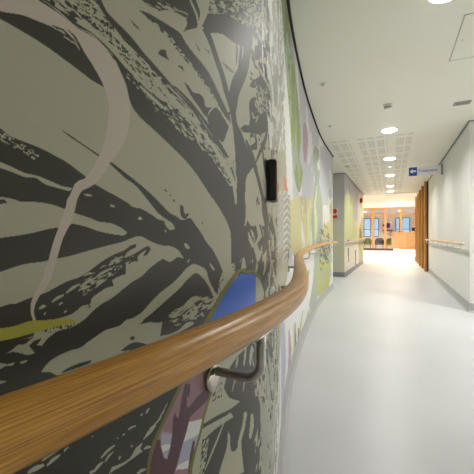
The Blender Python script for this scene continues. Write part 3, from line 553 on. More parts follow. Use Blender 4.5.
L|1||33113,7563 33134,7563 33155,7567 33150,7581 33114,7600 33102,7577
L|1||33584,7779 33637,7776 33698,7768 33694,7778 33624,7803 33577,7789
L|1||33516,7748 33526,7755 33540,7755 33538,7764 33511,7776 33508,7754
L|1||33428,7783 33424,7777 33442,7752 33448,7752 33440,7776 33436,7779
L|1||33855,7839 33886,7864 33918,7881 33910,7891 33862,7887 33844,7847
L|1||33776,7852 33788,7860 33804,7860 33801,7869 33770,7881 33767,7858
L|1||33463,7509 33477,7526 33488,7537 33481,7547 33453,7549 33453,7516
L|1||33089,8006 33097,8014 33109,8015 33107,8022 33085,8031 33082,8012
L|1||33133,7944 33124,7945 33138,7929 33144,7931 33136,7950 33126,7948
L|1||33628,7562 33637,7562 33652,7559 33652,7567 33624,7590 33618,7572
L|1||33716,7194 33783,7180 33853,7169 33846,7187 33760,7225 33705,7212
D|1||31939,11755 32314,11840 32386,11863 32477,11897 32581,11910 32666,11919 32728,11925 32802,11925 32898,11927 33000,11879 33108,11839 33269,11754 33293,11572 33245,11575 33108,11594 33000,11631 32849,11673 32710,11713 32581,11741 32446,11760 32314,11774 31939,11726
T|1||31939,11784 31939,12293 32540,12764 32606,12102 32802,12081 32938,12045 33086,12042 33222,12027 33368,11937 33458,11834 33512,11744 33567,11653 33609,11496 33595,11263 33539,11078 33445,10922 33343,10782 33281,10675 33187,10556 33108,10494 33021,10444 32979,10370 32948,10250 32918,10141 32859,10033 32821,9948 32783,9817 32746,9699 32710,9591 32658,9507 32615,9450 32581,9384 32573,9315 32590,9249 32565,9250 32549,9311 32545,9391 32565,9458 32606,9540 32649,9616 32666,9687 32693,9758 32710,9830 32746,9958 32774,10033 32802,10108 32830,10194 32859,10282 32869,10340 32898,10391 32928,10462 32948,10504 33000,10550 33042,10566 33108,10647 33187,10784 33257,10946 33306,11128 33330,11382 33293,11530 33233,11634 33210,11666 33130,11757 33053,11834 33000,11879 32898,11917 32802,11935 32728,11934 32666,11928 32581,11914 32477,11897 32386,11863 32314,11840
D|1||32727,11939 32780,11935 32826,11941 32896,11923 32901,11930 32835,11959 32786,11953 32730,11947
D|1||32763,11931 32816,11907 32857,11904 32861,11911 32826,11925 32767,11938
D|1||32838,11922 32893,11908 32942,11885 32987,11870 32992,11878 32955,11902 32904,11926 32842,11930
D|1||32876,11971 32932,11938 32982,11886 33039,11836 33045,11842 32997,11902 32945,11956 32881,11978
L|1||32755,11917 32808,11923 32848,11909 32851,11915 32815,11938 32756,11923
L|1||32829,11890 32875,11881 32927,11871 32930,11877 32883,11896 32832,11896
L|1||32917,11885 32953,11872 32998,11837 33003,11842 32964,11886 32920,11891"""
PAL = {'L': srgb(180, 178, 153), 'D': srgb(48, 47, 34), 'T': srgb(200, 189, 174), 'Y': srgb(176, 172, 62), 'O': srgb(112, 108, 38),
       'B': srgb(46, 108, 220), 'M': srgb(156, 118, 124), 'R': srgb(84, 46, 56), 'w': srgb(226, 226, 222), 'v': srgb(196, 196, 202),
       'c': srgb(226, 220, 200), 'y': srgb(206, 202, 150), 'b': srgb(190, 182, 150), 'g': srgb(140, 158, 88), 'G': srgb(110, 118, 84), 'p': srgb(176, 150, 164),
       'a': srgb(164, 176, 158), 'l': srgb(214, 222, 170), 'h': srgb(176, 182, 104), 'k': srgb(88, 92, 66), 'm': srgb(120, 84, 96),
       'q': srgb(176, 176, 194), 'i': srgb(192, 194, 204), 'n': srgb(160, 162, 148), 'o': srgb(226, 104, 72)}

def vnoise(a, b, seed):
    ia = np.floor(a).astype(np.int64); ib = np.floor(b).astype(np.int64); fa = a - ia; fb = b - ib
    fa = fa * fa * (3 - 2 * fa); fb = fb * fb * (3 - 2 * fb)
    def hsh(i, j):
        x = (i * 374761393 + j * 668265263 + seed * 1442695041) & 0xffffffff
        x = ((x ^ (x >> 13)) * 1274126177) & 0xffffffff
        return ((x ^ (x >> 16)) & 0xffff) / 65535.0
    return (hsh(ia, ib) * (1 - fa) + hsh(ia + 1, ib) * fa) * (1 - fb) + (hsh(ia, ib + 1) * (1 - fa) + hsh(ia + 1, ib + 1) * fa) * fb

def smooth_poly(p, k=4):
    p = np.array(p); n = len(p); out = []
    for i in range(n):
        a, b, c, d = p[i - 1], p[i], p[(i + 1) % n], p[(i + 2) % n]
        # sharp turns stay sharp
        def tang(x, y, z):
            v1 = y - x; v2 = z - y; l1 = np.linalg.norm(v1) + 1e-9; l2 = np.linalg.norm(v2) + 1e-9
            cosv = v1.dot(v2) / (l1 * l2)
            if cosv < .35: return np.zeros(2)
            return (v1 / l1 + v2 / l2) * .5 * min(l1, l2)
        m1, m2 = tang(a, b, c), tang(b, c, d)
        for j in range(k):
            t = j / k; t2 = t * t; t3 = t2 * t
            out.append(b * (2 * t3 - 3 * t2 + 1) + m1 * (t3 - 2 * t2 + t) + c * (-2 * t3 + 3 * t2) + m2 * (t3 - t2))
    return np.array(out)

def inside(px, py, poly):
    r = np.zeros(px.shape, bool); n = len(poly)
    for i in range(n):
        x0, y0 = poly[i - 1]; x1, y1 = poly[i]
        if y0 == y1: continue
        c = ((y0 > py) != (y1 > py)) & (px < (x1 - x0) * (py - y0) / (y1 - y0) + x0)
        r ^= c
    return r

def paint(U, V, layers, base):
    col = np.empty(U.shape + (4,), np.float32); col[:] = base
    # slight hand-made wobble of every outline
    fu = U; fv = V
    for ln in layers.strip().split('\n'):
        c, sm, ns, pts = ln.split('|')
        p = [tuple(float(v) / 1e4 for v in q.split(',')) for q in pts.split(' ')]
        p = smooth_poly(p) if sm == '1' else np.array(p)
        lo = p.min(0); hi = p.max(0)
        idx = np.nonzero((fu >= lo[0]) & (fu <= hi[0]) & (fv >= lo[1]) & (fv <= hi[1]))
        if not len(idx[0]): continue
        a = fu[idx]; b = fv[idx]; k = inside(a, b, p)
        if ns:
            m0, m1, m2, m3, thr, seed = [float(v) for v in ns.split()]
            s = a * m0 + b * m1; t = a * m2 + b * m3; seed = int(seed)
            s = s + (vnoise(s * .35, t * .25, seed + 5) - .5) * 1.2; t = t + (vnoise(s * .8, t * .5, seed + 9) - .5) * 1.6
            nz = vnoise(s, t, seed) * .66 + vnoise(s * 2.3, t * 2.1, seed + 1) * .34
            k &= nz > thr
        ii = tuple(q[k] for q in idx)
        col[ii] = PAL[c]
    return col

def grid_wall(name, X, Y, Z, col, extra=None):
    n, m = X.shape
    co = np.stack([X, Y, Z], -1).reshape(-1, 3).astype(np.float32)
    cl = col.reshape(-1, 4)
    i = np.arange((n - 1) * (m - 1)); r = i // (m - 1); c = i % (m - 1); a = r * m + c
    quads = np.stack([a, a + 1, a + m + 1, a + m], -1)
    if extra is not None:
        ev, eq, ec = extra
        quads = np.concatenate([quads, np.array(eq) + len(co)]); co = np.concatenate([co, np.array(ev, np.float32)])
        cl = np.concatenate([cl, np.array(ec, np.float32)])
    me = bpy.data.meshes.new(name)
    me.vertices.add(len(co)); me.vertices.foreach_set('co', co.ravel())
    me.loops.add(quads.size); me.loops.foreach_set('vertex_index', quads.ravel().astype(np.int32))
    me.polygons.add(len(quads)); me.polygons.foreach_set('loop_start', np.arange(0, quads.size, 4, dtype=np.int32))
    me.update(calc_edges=True)
    at = me.color_attributes.new('paint', 'FLOAT_COLOR', 'POINT'); at.data.foreach_set('color', cl.astype(np.float32).ravel())
    me.polygons.foreach_set('use_smooth', np.r_[np.ones((n - 1) * (m - 1), bool), np.zeros(len(quads) - (n - 1) * (m - 1), bool)])
    o = bpy.data.objects.new(name, me); COL.objects.link(o); me.materials.append(M['mural']); o['kind'] = 'structure'
    return o

# wall mesh is finer where the wall is close to the middle of the lobby, coarser away from it
cs, sn = math.cos(YAW), math.sin(YAW)
dep = -WC[:, 0] * sn + WC[:, 1] * cs; lat = WC[:, 0] * cs + WC[:, 1] * sn
okm = dep > .1
tt = lat[okm] / dep[okm]; uu = WU[okm]
fine = np.interp(np.arange(-.86, tt[-1], .00155), tt, uu)
us = np.r_[np.linspace(0, fine[0], 40)[:-1], fine, WU[-1]]
zs = np.maximum(np.interp(us, WU, dep), .17)
K = 640
tf = np.linspace(-.76, .76, K)
rows = []
for z in zs:
    h = CAM_H + tf * z
    lo, hi = max(0.0, h[0]), min(H, h[-1])
    rows.append(np.r_[np.linspace(0, lo - 1e-4 if lo > 0 else 0, 8), np.linspace(lo, hi, K), np.linspace(hi + 1e-4 if hi < H else H, H, 8)])
V = np.array(rows); Ug = np.repeat(us[:, None], V.shape[1], 1)
X, Y = wall_pt(Ug)
colr = paint(Ug, V, MURAL, PAL['L'])
ex, ey = WC[-1]
ev = [(ex, ey, 0), (ex, ey, H), (-3.2, ey, H), (-3.2, ey, 0)]
grid_wall('wall_left', X, Y, V, colr, (ev, [(0, 1, 2, 3)], [PAL['w']] * 4))

def offset_line(y0, y1, off, step=.03):
    a, b = u_at_y(y0), u_at_y(y1); n = max(2, int((b - a) / step)); u = np.linspace(a, b, n)
    x, y = wall_pt(u, off); return list(zip(x.tolist(), y.tolist()))
def strip(bm, inner, outer, z0, z1):
    n = len(inner); v = []
    for (a, b) in zip(inner, outer):
        v.append([bm.verts.new((a[0], a[1], z0)), bm.verts.new((b[0], b[1], z0)), bm.verts.new((b[0], b[1], z1)), bm.verts.new((a[0], a[1], z1))])
    for p, q in zip(v, v[1:]):
        for k in range(4): bm.faces.new((p[k], p[(k + 1) % 4], q[(k + 1) % 4], q[k]))
    bm.faces.new(v[0]); bm.faces.new(v[-1][::-1])
    return bm
def cove(bm, line_fn, hgt):
    # skirting profile: thin upstand with a rounded foot running out on the floor
    prof = [(.001, hgt), (.005, hgt - .001), (.006, .035), (.010, .016), (.018, .006), (.030, .0025), (.030, .0005), (.001, .0005)]
    lines = [line_fn(o) for o, _ in prof]; v = []
    for i in range(len(lines[0])): v.append([bm.verts.new((lines[k][i][0], lines[k][i][1], prof[k][1])) for k in range(len(prof))])
    for p, q in zip(v, v[1:]):
        for k in range(len(prof)): bm.faces.new((p[k], p[(k + 1) % len(prof)], q[(k + 1) % len(prof)], q[k]))
    bm.faces.new(v[0]); bm.faces.new(v[-1][::-1])
    return bm

struct('baseboard_left', cove(bmesh.new(), lambda o: offset_line(-2.95, 6.45, o), .10), 'skirting', smooth=False)
struct('shadow_gap_1', strip(bmesh.new(), offset_line(-2.95, 6.46, .0015), offset_line(-2.95, 6.46, .018), H - .012, H - .0005), 'black')  # solid black strip stands in for the shaded gap under the ceiling

# ------------------------------------------------------------------ the far left wall beyond the side opening
FX0, FY0, FX1, FY1 = -1.01, 8.26, -.91, 12.9
n = 260; yy = np.linspace(0, 1, n); hh = np.linspace(0, H, 150)
Fy = np.repeat((FY0 + (FY1 - FY0) * yy)[:, None], 150, 1); Fz = np.repeat(hh[None, :], n, 0)
Fx = FX0 + (FX1 - FX0) * (Fy - FY0) / (FY1 - FY0)
FAR = """w|0||80000,0 130000,0 130000,25000 80000,25000
v|0|.6 0 0 .4 .5 3|80000,8000 130000,8000 130000,25000 80000,25000
c|0|1.2 .2 0 .5 .35 3|80000,0 130000,0 130000,14000 80000,16000
c|0|1.5 .2 0 .6 .62 8|82000,9300 92000,15500 98000,13000 105000,17500 112000,14500 120000,17500 130000,16000 130000,9000
l|0|1.2 .2 0 .5 .5 14|80000,9000 130000,9000 130000,21000 80000,21000
b|1||113000,0 130000,0 130000,15500 124000,17000 118000,14000 113000,9000
a|1||90000,23000 91500,23500 94500,19500 95500,18000 94000,18500
k|1||88300,6900 89700,6800 90600,6600 90500,5200 90900,4800 90300,4200 90700,3200 89500,3100 88700,3600 88900,4400 88300,5200
k|1||103000,5500 106000,5800 106500,3000 105500,700 103500,600 104000,3000
h|0|8 1 -1 5 .45 24|114000,300 129000,300 129000,12500 114000,12500
k|0|9 2 -2 7 .64 29|114500,600 128500,600 128500,9500 114500,9500
k|1||117000,11500 119000,12500 121000,11000 121500,9000 118000,9500"""
fc = paint(Fy, Fz, FAR, PAL['w'])
GRN = [PAL['n'], srgb(150, 152, 144)]
n2 = 60; rx = np.linspace(-3.2, FX0, n2)
ev = []; ec = []; eq = []
zz_ = np.linspace(0, H, 40)
nz = np.array([[vnoise(np.array(x * 3.0), np.array(z * 2.0), 7) for z in zz_] for x in rx])
for i, x in enumerate(rx):
    for j, z in enumerate(zz_):
        ev.append((x, FY0, z)); f = min(1, max(0, (1.55 - z) / .7 + (nz[i, j] - .5)))
        a, b_ = srgb(178, 178, 172), srgb(182, 184, 156)
        ec.append(tuple(a[k] * (1 - f) + b_[k] * f for k in range(3)) + (1,))
for i in range(n2 - 1):
    for j in range(39): a = i * 40 + j; eq.append((a, a + 40, a + 41, a + 1))
k0 = len(ev); ev += [(FX1, FY1, 0), (FX1, FY1, H), (-4.5, FY1, H), (-4.5, FY1, 0)]; eq.append((k0, k0 + 1, k0 + 2, k0 + 3)); ec += [PAL['w']] * 4
grid_wall('wall_left', Fx, Fy, Fz, fc, (ev, eq, ec))
def fline(o):
    return [(-3.2, FY0 - o), (FX0 + o, FY0 - o), (FX1 + o, FY1)]
struct('baseboard_left', cove(bmesh.new(), fline, .115), 'skirting_dark')
struct('shadow_gap_2', strip(bmesh.new(), [(-3.2, FY0 - .001), (FX0 + .001, FY0 - .001), (FX1 + .001, FY1)], [(-3.2, FY0 - .022), (FX0 + .026, FY0 - .022), (FX1 + .026, FY1)], H - .012, H - .0005), 'skirting_dark')  # dark strip in place of the shadow gap above this wall
bm = bmesh.new(); box(bm, -3.3, -3.2, 6.3, 8.4, 0, H); struct('wall_side_opening', bm, 'white_wall')

# ------------------------------------------------------------------ right hand wall, lobby, shell
RX, RY0, RY1 = .937, 5.20, 10.45
bm = bmesh.new(); prism(bm, [(RX, RY0), (3.6, RY0), (3.6, RY0 + .3), (RX + .25, RY0 + .3), (RX + .25, RY1), (RX, RY1)], 0, H)
struct('wall_right', bm, 'white_wall')
rl = lambda o: [(RX - o, RY1), (RX - o, RY0 - o), (3.55, RY0 - o)]
struct('baseboard_right', cove(bmesh.new(), rl, .115), 'skirting')
struct('shadow_gap_3', strip(bmesh.new(), [(RX - .001, RY1), (RX - .001, RY0 - .001), (3.55, RY0 - .001)], [(RX - .022, RY1), (RX - .022, RY0 - .022), (3.55, RY0 - .022)], H - .012, H - .0005), 'skirting_dark')  # shadow gap over the right wall, made as a dark strip
bm = bmesh.new(); box(bm, 3.6, 3.7, -3.1, 5.5, 0, H); struct('wall_right', bm, 'white_wall')
bm = bmesh.new(); box(bm, -1.2, 3.7, -3.1, -3.0, 0, H); struct('wall_back', bm, 'white_wall')
bm = bmesh.new(); box(bm, -5, 6.5, -3.1, 31.0, -.1, 0); struct('floor', bm, 'floor')
bm = bmesh.new(); box(bm, -4.6, 6.0, -3.1, 12.95, H, H + .12); struct('ceiling', bm, 'ceiling_plain')
# perforated boards let in flush, between plain margins
bm = bmesh.new(); box(bm, -.93, .30, 5.42, 12.9, H - .0015, H - .0002); struct('ceiling_panel', bm, 'perf')
bm = bmesh.new(); box(bm, -4.6, 6.0, 12.95, 13.0, H - .02, 3.95); struct('trim_4', bm, 'ceiling_plain')

# ---------------------------------------------------------------- reception
AH = 3.9
bm = bmesh.new(); box(bm, -4.6, 6.0, 13.0, 24.1, AH, AH + .1); struct('ceiling', bm, 'ceiling_plain')
bm = bmesh.new(); box(bm, -4.7, -4.6, 12.8, 30.7, 0, AH); struct('wall_left', bm, 'warm_wall')
bm = bmesh.new(); box(bm, 5.9, 6.0, 5.3, 30.7, 0, AH); struct('wall_right', bm, 'warm_wall')
SY = 24.0; SH = 2.84
bm = bmesh.new(); box(bm, -4.6, 5.9, SY - .02, SY + .12, SH + .03, AH); struct('wall_above_screen', bm, 'warm_wall')
bm = bmesh.new(); box(bm, -4.6, 5.9, SY + .12, 30.7, SH, SH + .1); struct('ceiling', bm, 'warm_wall')
bm = bmesh.new(); box(bm, -4.6, 5.9, 30.5, 30.7, 0, SH); struct('wall_back', bm, 'warm_wall')
# timber framed glass screen
scr = thing('glazed_screen', 'tall timber-framed glass screen across the far end of the reception', 'screen', (0, SY, 0))
mx_ = [-3.7, -2.82, -1.96, -1.10, -.33, .59, 1.45, 2.32, 3.2, 4.1, 5.0]
for x in mx_:
    bm = bmesh.new(); box(bm, x - .055, x + .055, 0, .1, .14, SH - .06, .004); link('mullion', bm, 'frame_wood', scr)
bm = bmesh.new(); box(bm, -4.58, 5.88, 0, .1, SH - .06, SH + .03, .004); link('head_rail', bm, 'frame_wood', scr)
bm = bmesh.new(); box(bm, -4.58, 5.88, 0, .1, 2.40, 2.44, .003); link('transom', bm, 'frame_wood', scr)
bm = bmesh.new(); box(bm, -4.58, 5.88, 0, .1, 0.002, .14, .004); link('sill_rail', bm, 'dark_leg', scr)
for a, b in zip([-4.58] + mx_, mx_ + [5.88]):
    bm = bmesh.new(); box(bm, a + .055, b - .055, .045, .055, .14, 2.40); link('glass_pane', bm, 'glass', scr)
# windows in the back wall of the room beyond
for k, (a, b) in enumerate([(-2.12, -1.55), (-1.34, -.93), (.36, .67), (.79, 1.42), (2.1, 2.8)]):
    w = bpy.data.objects.new('window_%d' % (k + 1), None); COL.objects.link(w); w.location = (0, 30.5, 0); w['kind'] = 'structure'
    bm = bmesh.new()
    box(bm, a, b, -.05, -.003, 2.42, 2.47); box(bm, a, b, -.05, -.003, .88, .93); box(bm, a, a + .05, -.05, -.003, .93, 2.42); box(bm, b - .05, b, -.05, -.003, .93, 2.42)
    box(bm, a + .05, b - .05, -.045, -.003, 1.50, 1.54)
    link('window_frame', bm, 'dark_frame', w)
    bm = bmesh.new(); box(bm, a + .05, b - .05, -.02, -.004, .93, 2.42); link('pane', bm, 'daylight', w)
pic = thing('wall_poster', 'white poster with a purple block hung on the far wall between windows', 'poster', (0, 30.5, 0))
bm = bmesh.new(); box(bm, -.66, .12, -.03, -.004, 1.55, 2.1, .002); link('board', bm, 'poster', pic)
bm = bmesh.new(); box(bm, -.34, -.06, -.036, -.031, 1.66, 2.04); box(bm, -.62, -.48, -.036, -.031, 1.76, 1.95); link('printed_block', bm, 'purple', pic)
sh = thing('wall_shelf', 'dark narrow shelf below the purple poster on the far wall', 'shelf', (0, 30.5, 0))
bm = bmesh.new(); box(bm, -.62, .18, -.25, -.002, 1.40, 1.45, .003); link('board', bm, 'dark_leg', sh)
for x in (-.5, .05):
    bm = bmesh.new(); box(bm, x, x + .03, -.2, -.004, 1.3, 1.40); link('bracket', bm, 'dark_leg', sh)

def make_chair(fab, label):
    t = thing('tub_chair', label, 'chair', group=None)
    bm = bmesh.new(); box(bm, -.27, .27, -.26, .24, .36, .46, .03); link('seat', bm, fab, t, True)
    bm = bmesh.new(); pts = []
    for k in range(13):                       # wrap-round back and arms
        a = PI * k / 12; pts.append((.30 * math.cos(a), .04 + .26 * math.sin(a)))
    for k in range(13):
        a = PI * (12 - k) / 12; pts.append((.245 * math.cos(a), .02 + .20 * math.sin(a)))
    lo = [bm.verts.new((x, y, .37)) for x, y in pts]
    hi = [bm.verts.new((x, y, .60 + .22 * max(0, min(1, (y - .04) / .22)))) for x, y in pts]
    for i in range(26): bm.faces.new((lo[i], lo[(i + 1) % 26], hi[(i + 1) % 26], hi[i]))
    for i in range(12):
        bm.faces.new((hi[i], hi[i + 1], hi[24 - i], hi[25 - i])); bm.faces.new((lo[i], lo[25 - i], lo[24 - i], lo[i + 1]))
    link('backrest', bm, fab, t, False)
    for sx in (-1, 1):
        for sy in (-1, 1):
            bm = bmesh.new(); tube(bm, [(sx * .24, sy * .21, .002), (sx * .21, sy * .18, .37)], .018, 10); link('leg', bm, 'dark_leg', t)
    return t
for fab, x, rz, lb in (('green_fabric', -1.50, .1, 'lime green tub chair left of the grey chair behind the glass screen'),
                       ('grey_fabric', -.72, 0, 'grey tub chair between two lime green chairs behind the glass'),
                       ('green_fabric', -.06, -.15, 'lime green tub chair beside the left end of the reception desk')):
    c = make_chair(fab, lb); c.location = (x, 24.9, 0); c.rotation_euler.z = rz; c['group'] = 'tub chairs behind the glazed screen'

# reception desk with a curved front
desk = thing('reception_desk', 'curved wooden reception desk with a glowing plinth at the corridor end', 'desk', (0, 0, 0))
def desk_outline(ins):
    P = [(0.02, 18.1), (0.03, 17.75), (.12, 17.4), (.32, 17.08), (.62, 16.82), (1.0, 16.66), (1.5, 16.58), (2.1, 16.56), (2.9, 16.58)]
    out = []
    for i, (x, y) in enumerate(P):
        x0, y0 = P[max(0, i - 1)]; x1, y1 = P[min(len(P) - 1, i + 1)]
        tx, ty = x1 - x0, y1 - y0; l = math.hypot(tx, ty); out.append((x - ty / l * ins, y + tx / l * ins))
    return out + [(2.9 - ins * .2, 17.2), (1.6, 17.25), (.75, 17.6), (.62, 18.1 - ins)]
bm = bmesh.new(); prism(bm, desk_outline(0), .36, 1.12); link('curved_front', bm, 'desk_wood', desk)
bm = bmesh.new(); prism(bm, desk_outline(-.02), 1.12, 1.16); link('counter_top', bm, 'desk_wood', desk)
bm = bmesh.new(); prism(bm, desk_outline(.10), .03, .36); link('lit_plinth', bm, 'plinth_glow', desk)
bm = bmesh.new(); prism(bm, desk_outline(.06), .001, .03); link('kick_board', bm, 'skirting_dark', desk)
mo = thing('computer_monitor', 'small black monitor standing on the curved reception desk', 'monitor', (1.0, 17.0, 1.16), .1)
bm = bmesh.new(); box(bm, -.14, .14, -.015, .015, .05, .20, .005); link('screen', bm, 'black_plastic', mo)
bm = bmesh.new(); box(bm, -.02, .02, .0, .03, .008, .08); box(bm, -.07, .07, -.05, .06, 0, .01, .003); link('stand', bm, 'black_plastic', mo)
ph = thing('desk_phone', 'dark desk telephone on the counter, left of the monitor', 'telephone', (.42, 17.15, 1.16), .2)
bm = bmesh.new(); prism(bm, [(-.09, -.07), (.09, -.07), (.09, .08), (-.09, .08)], 0, .03); link('base', bm, 'black_plastic', ph)
bm = bmesh.new(); tube(bm, [(-.07, -.05, .045), (-.065, -.02, .06), (-.065, .03, .06), (-.07, .06, .045)], .015, 10); link('handset', bm, 'black_plastic', ph)
tb = thing('tablet_stand', 'black tilted tablet on a short arm at the left end of the reception desk', 'tablet', (-.005, 17.75, 1.0))
bm = bmesh.new(); box(bm, -.022, -.002, -.04, .04, -.04, .04, .004); link('clamp', bm, 'black_plastic', tb)
bm = bmesh.new(); tube(bm, [(-.015, 0, 0), (-.05, 0, .02), (-.07, 0, .06)], .012, 12); link('arm', bm, 'black_plastic', tb, True)
bm = bmesh.new(); prism(bm, [(-.11, -.09), (.11, -.09), (.11, .09), (-.11, .09)], -.008, .008)
bmesh.ops.rotate(bm, verts=bm.verts, cent=(0, 0, 0), matrix=Matrix.Rotation(-.8, 3, 'Y')); bmesh.ops.translate(bm, verts=bm.verts, vec=(-.075, 0, .085)); link('screen', bm, 'black_plastic', tb)

# ------------------------------------------------------------------ timber fin screen
fins = thing('timber_fin_screen', 'screen of upright golden timber fins where the white right wall ends', 'screen', (0, 0, 0))
for k in range(5):
    y = 10.52 + k * .95
    bm = bmesh.new(); box(bm, RX - .095, RX - .035, y, y + .11, .002, H - .003, .006); link('fin', bm, 'slat_wood', fins)
bm = bmesh.new(); box(bm, RX - .034, RX + .05, 10.46, 14.8, .002, H - .003); link('gap_shade_board', bm, 'dark_leg', fins)  # dark colour stands in for shade in the gaps between fins
bm = bmesh.new(); box(bm, 3.0, 3.2, 14.9, 16.0, 0, AH); struct('wall_reception', bm, 'warm_wall')

# ------------------------------------------------------------------ hand rails
def rail_bracket(parent, x, y, nx, ny, off, zr, r, drop=.095, plate_low=0.0, rod=.0070, matn='steel', front=0.0):
    # rosette on the wall, L-shaped rod, small saddle under the rail
    b = None
    bm = bmesh.new()
    rot = Matrix.Rotation(math.atan2(ny, nx), 4, 'Z')
    lathe(bm, [(.006, .001), (.0195, .001), (.021, .002), (.021, .0055), (.0195, .007), (.008, .0072)], seg=28, axis='x')
    bmesh.ops.transform(bm, matrix=Matrix.Translation((x, y, zr - drop - plate_low)) @ rot, verts=bm.verts)
    ro = link('bracket_rosette', bm, 'polished_steel' if matn == 'steel' else matn, parent, True)
    zc = zr - drop; pts = [(.010, zc)]
    R = .026
    pts += [(off - R, zc)] + [(off - R + R * math.sin(a), zc + R - R * math.cos(a)) for a in [PI / 2 * k / 8 for k in range(1, 9)]] + [(off, zr - r - .002)]
    bm = bmesh.new(); tube(bm, [(x + nx * d, y + ny * d, z) for d, z in pts], rod, 14); link('bracket_rod', bm, matn, ro, True)
    bm = bmesh.new(); tx, ty = -ny, nx; px, py = x + nx * off, y + ny * off
    pp = [(px + tx * s, py + ty * s, zr - r - .0015) for s in (-.03, -.015, 0, .015, .03)]
    tube(bm, pp, .009, 12, ry=.0028); link('bracket_saddle', bm, matn, ro, True)

OFF = .085; ZR = .88; RR = .0225
hr = thing('wooden_handrail', 'polished brown wooden handrail sweeping along the curved mural wall', 'handrail', (0, 0, 0))
pts = offset_line(-1.6, 6.36, OFF, .012)
x, y = pts[-1]; nx_, ny_ = wall_frame(6.40)[2:]
pts3 = [(a, b, ZR) for a, b in pts]
bm = bmesh.new(); tube(bm, pts3, RR, 40, uv=True, cap_round=True); link('rail', bm, 'rail_wood', hr, True)
for yb in (-.5, .455, 1.30, 2.15, 3.0, 3.85, 4.7, 5.5, 6.2):
    x, y, nx, ny = wall_frame(yb); rail_bracket(hr, x, y, nx, ny, OFF, ZR, RR, drop=.092, plate_low=.012)

rr = thing('wooden_handrail', 'straight pale wooden handrail on the plain white right-hand wall', 'handrail', (0, 0, 0))
bm = bmesh.new(); tube(bm, [(RX - .075, 5.22 + k * (5.2 / 60) * 1.0, .89) for k in range(61)], .02, 20, cap_round=False)
link('rail', bm, 'pale_wood', rr, True)
bm = bmesh.new(); tube(bm, [(RX - .075, 5.19, .89), (RX - .075, 5.23, .89)], .0205, 20); link('end_cap', bm, 'steel', rr, True)
for yb in (5.38, 5.95, 6.55, 7.15, 7.8, 8.5, 9.3, 10.1): rail_bracket(rr, RX, yb, -1, 0, .075, .89, .02, drop=.085, matn='white_plastic')
lr = thing('wooden_handrail', 'pale wooden handrail on the far left mural wall past the side opening', 'handrail', (0, 0, 0))
d = (FX1 - FX0) / (FY1 - FY0)
bm = bmesh.new(); tube(bm, [(FX0 + .07 + d * (k * .1), FY0 + .08 + k * .1, .89) for k in range(46)], .02, 20); link('rail', bm, 'pale_wood', lr, True)
for k in range(6):
    yb = FY0 + .3 + k * .82; rail_bracket(lr, FX0 + d * (yb - FY0), yb, 1, 0, .07, .89, .02, drop=.085, matn='white_plastic')

# ------------------------------------------------------------------ ceiling fittings
def downlight(x, y, z=H, lb='', power=20, col=(1, .98, .965), r=.1, spread=145, grp='round recessed downlights', es=None):
    t = thing('downlight', lb, 'ceiling light', (x, y, z), group=grp)
    bm = bmesh.new(); seg = 40
    prof = [(r + .012, -.0005), (r + .012, -.004), (r + .004, -.007), (r - .002, -.006), (r - .002, -.0005)]
    rings = [[bm.verts.new((a * math.cos(2 * PI * k / seg), a * math.sin(2 * PI * k / seg), h)) for k in range(seg)] for a, h in prof]
    for p, q in zip(rings, rings[1:]):
        for k in range(seg): bm.faces.new((p[k], p[(k + 1) % seg], q[(k + 1) % seg], q[k]))
    link('trim_ring', bm, 'white_plastic', t, True)
    bm = bmesh.new(); lathe(bm, [(r - .003, -.0006), (r - .005, -.010), (r * .8, -.019), (r * .4, -.024), (.005, -.025)], seg=40); link('lens', bm, 'lens', t, True)
    l = area('lamp', (0, 0, -.029), r * 1.9, power, col); l.parent = t; l.data.spread = math.radians(spread)
    return t
PD = [20, 19, 19, 18, 18, 11, 60, 27, 8, 150, 80]
SPL = 80
downlight(-.02, 5.17, lb='largest and nearest round downlight in the row along the corridor ceiling', power=PD[0])
downlight(-.02, 7.08, lb='second downlight of the corridor row, just before the tiny green lamp', power=PD[1])
downlight(-.02, 9.06, lb='third downlight of the corridor row, just past the green lamp', power=PD[2])
downlight(-.02, 11.0, lb='fourth downlight of the corridor row, last but one before reception', power=PD[3], col=(1, .88, .7))
downlight(-.02, 12.35, lb='farthest small downlight of the corridor row, at the reception end', power=PD[4], col=(1, .88, .7))
downlight(.31, 2.375, lb='downlight cut off by the top edge near the ceiling hatch', power=PD[5])
# unseen lobby lamps, added for floor bounce and light on the mural
for x, y, p in ((2.1, 4.1, PD[6]), (2.3, 2.4, PD[7]), (2.3, -.4, PD[8]), (.6, -1.9, PD[8])):
    downlight(x, y, lb='unseen round lamp added in the lobby ceiling as fill light', power=p, grp='added lobby fill lamps outside the view', spread=SPL if x < 2.05 or y < 3 else 160)
downlight(-2.1, 7.4, lb='round recessed downlight in the ceiling of the side opening', power=PD[8], grp='side opening lamp')
for x in (-2.6, .4, 3.4):  # unseen lamps added to overexpose the wall above the screen
    for y in (15.0, 18.5, 22.3):
        downlight(x, y, AH, lb='large warm lamp added unseen in the high reception ceiling to brighten the far end', power=PD[9], col=(1, .9, .76), r=.16, grp='added reception lamps')
for x in (-1.8, .6, 3.0): downlight(x, 27.3, SH, lb='warm downlight in the room behind the glazed screen', power=PD[10], col=(1, .84, .72), grp='back room downlights')

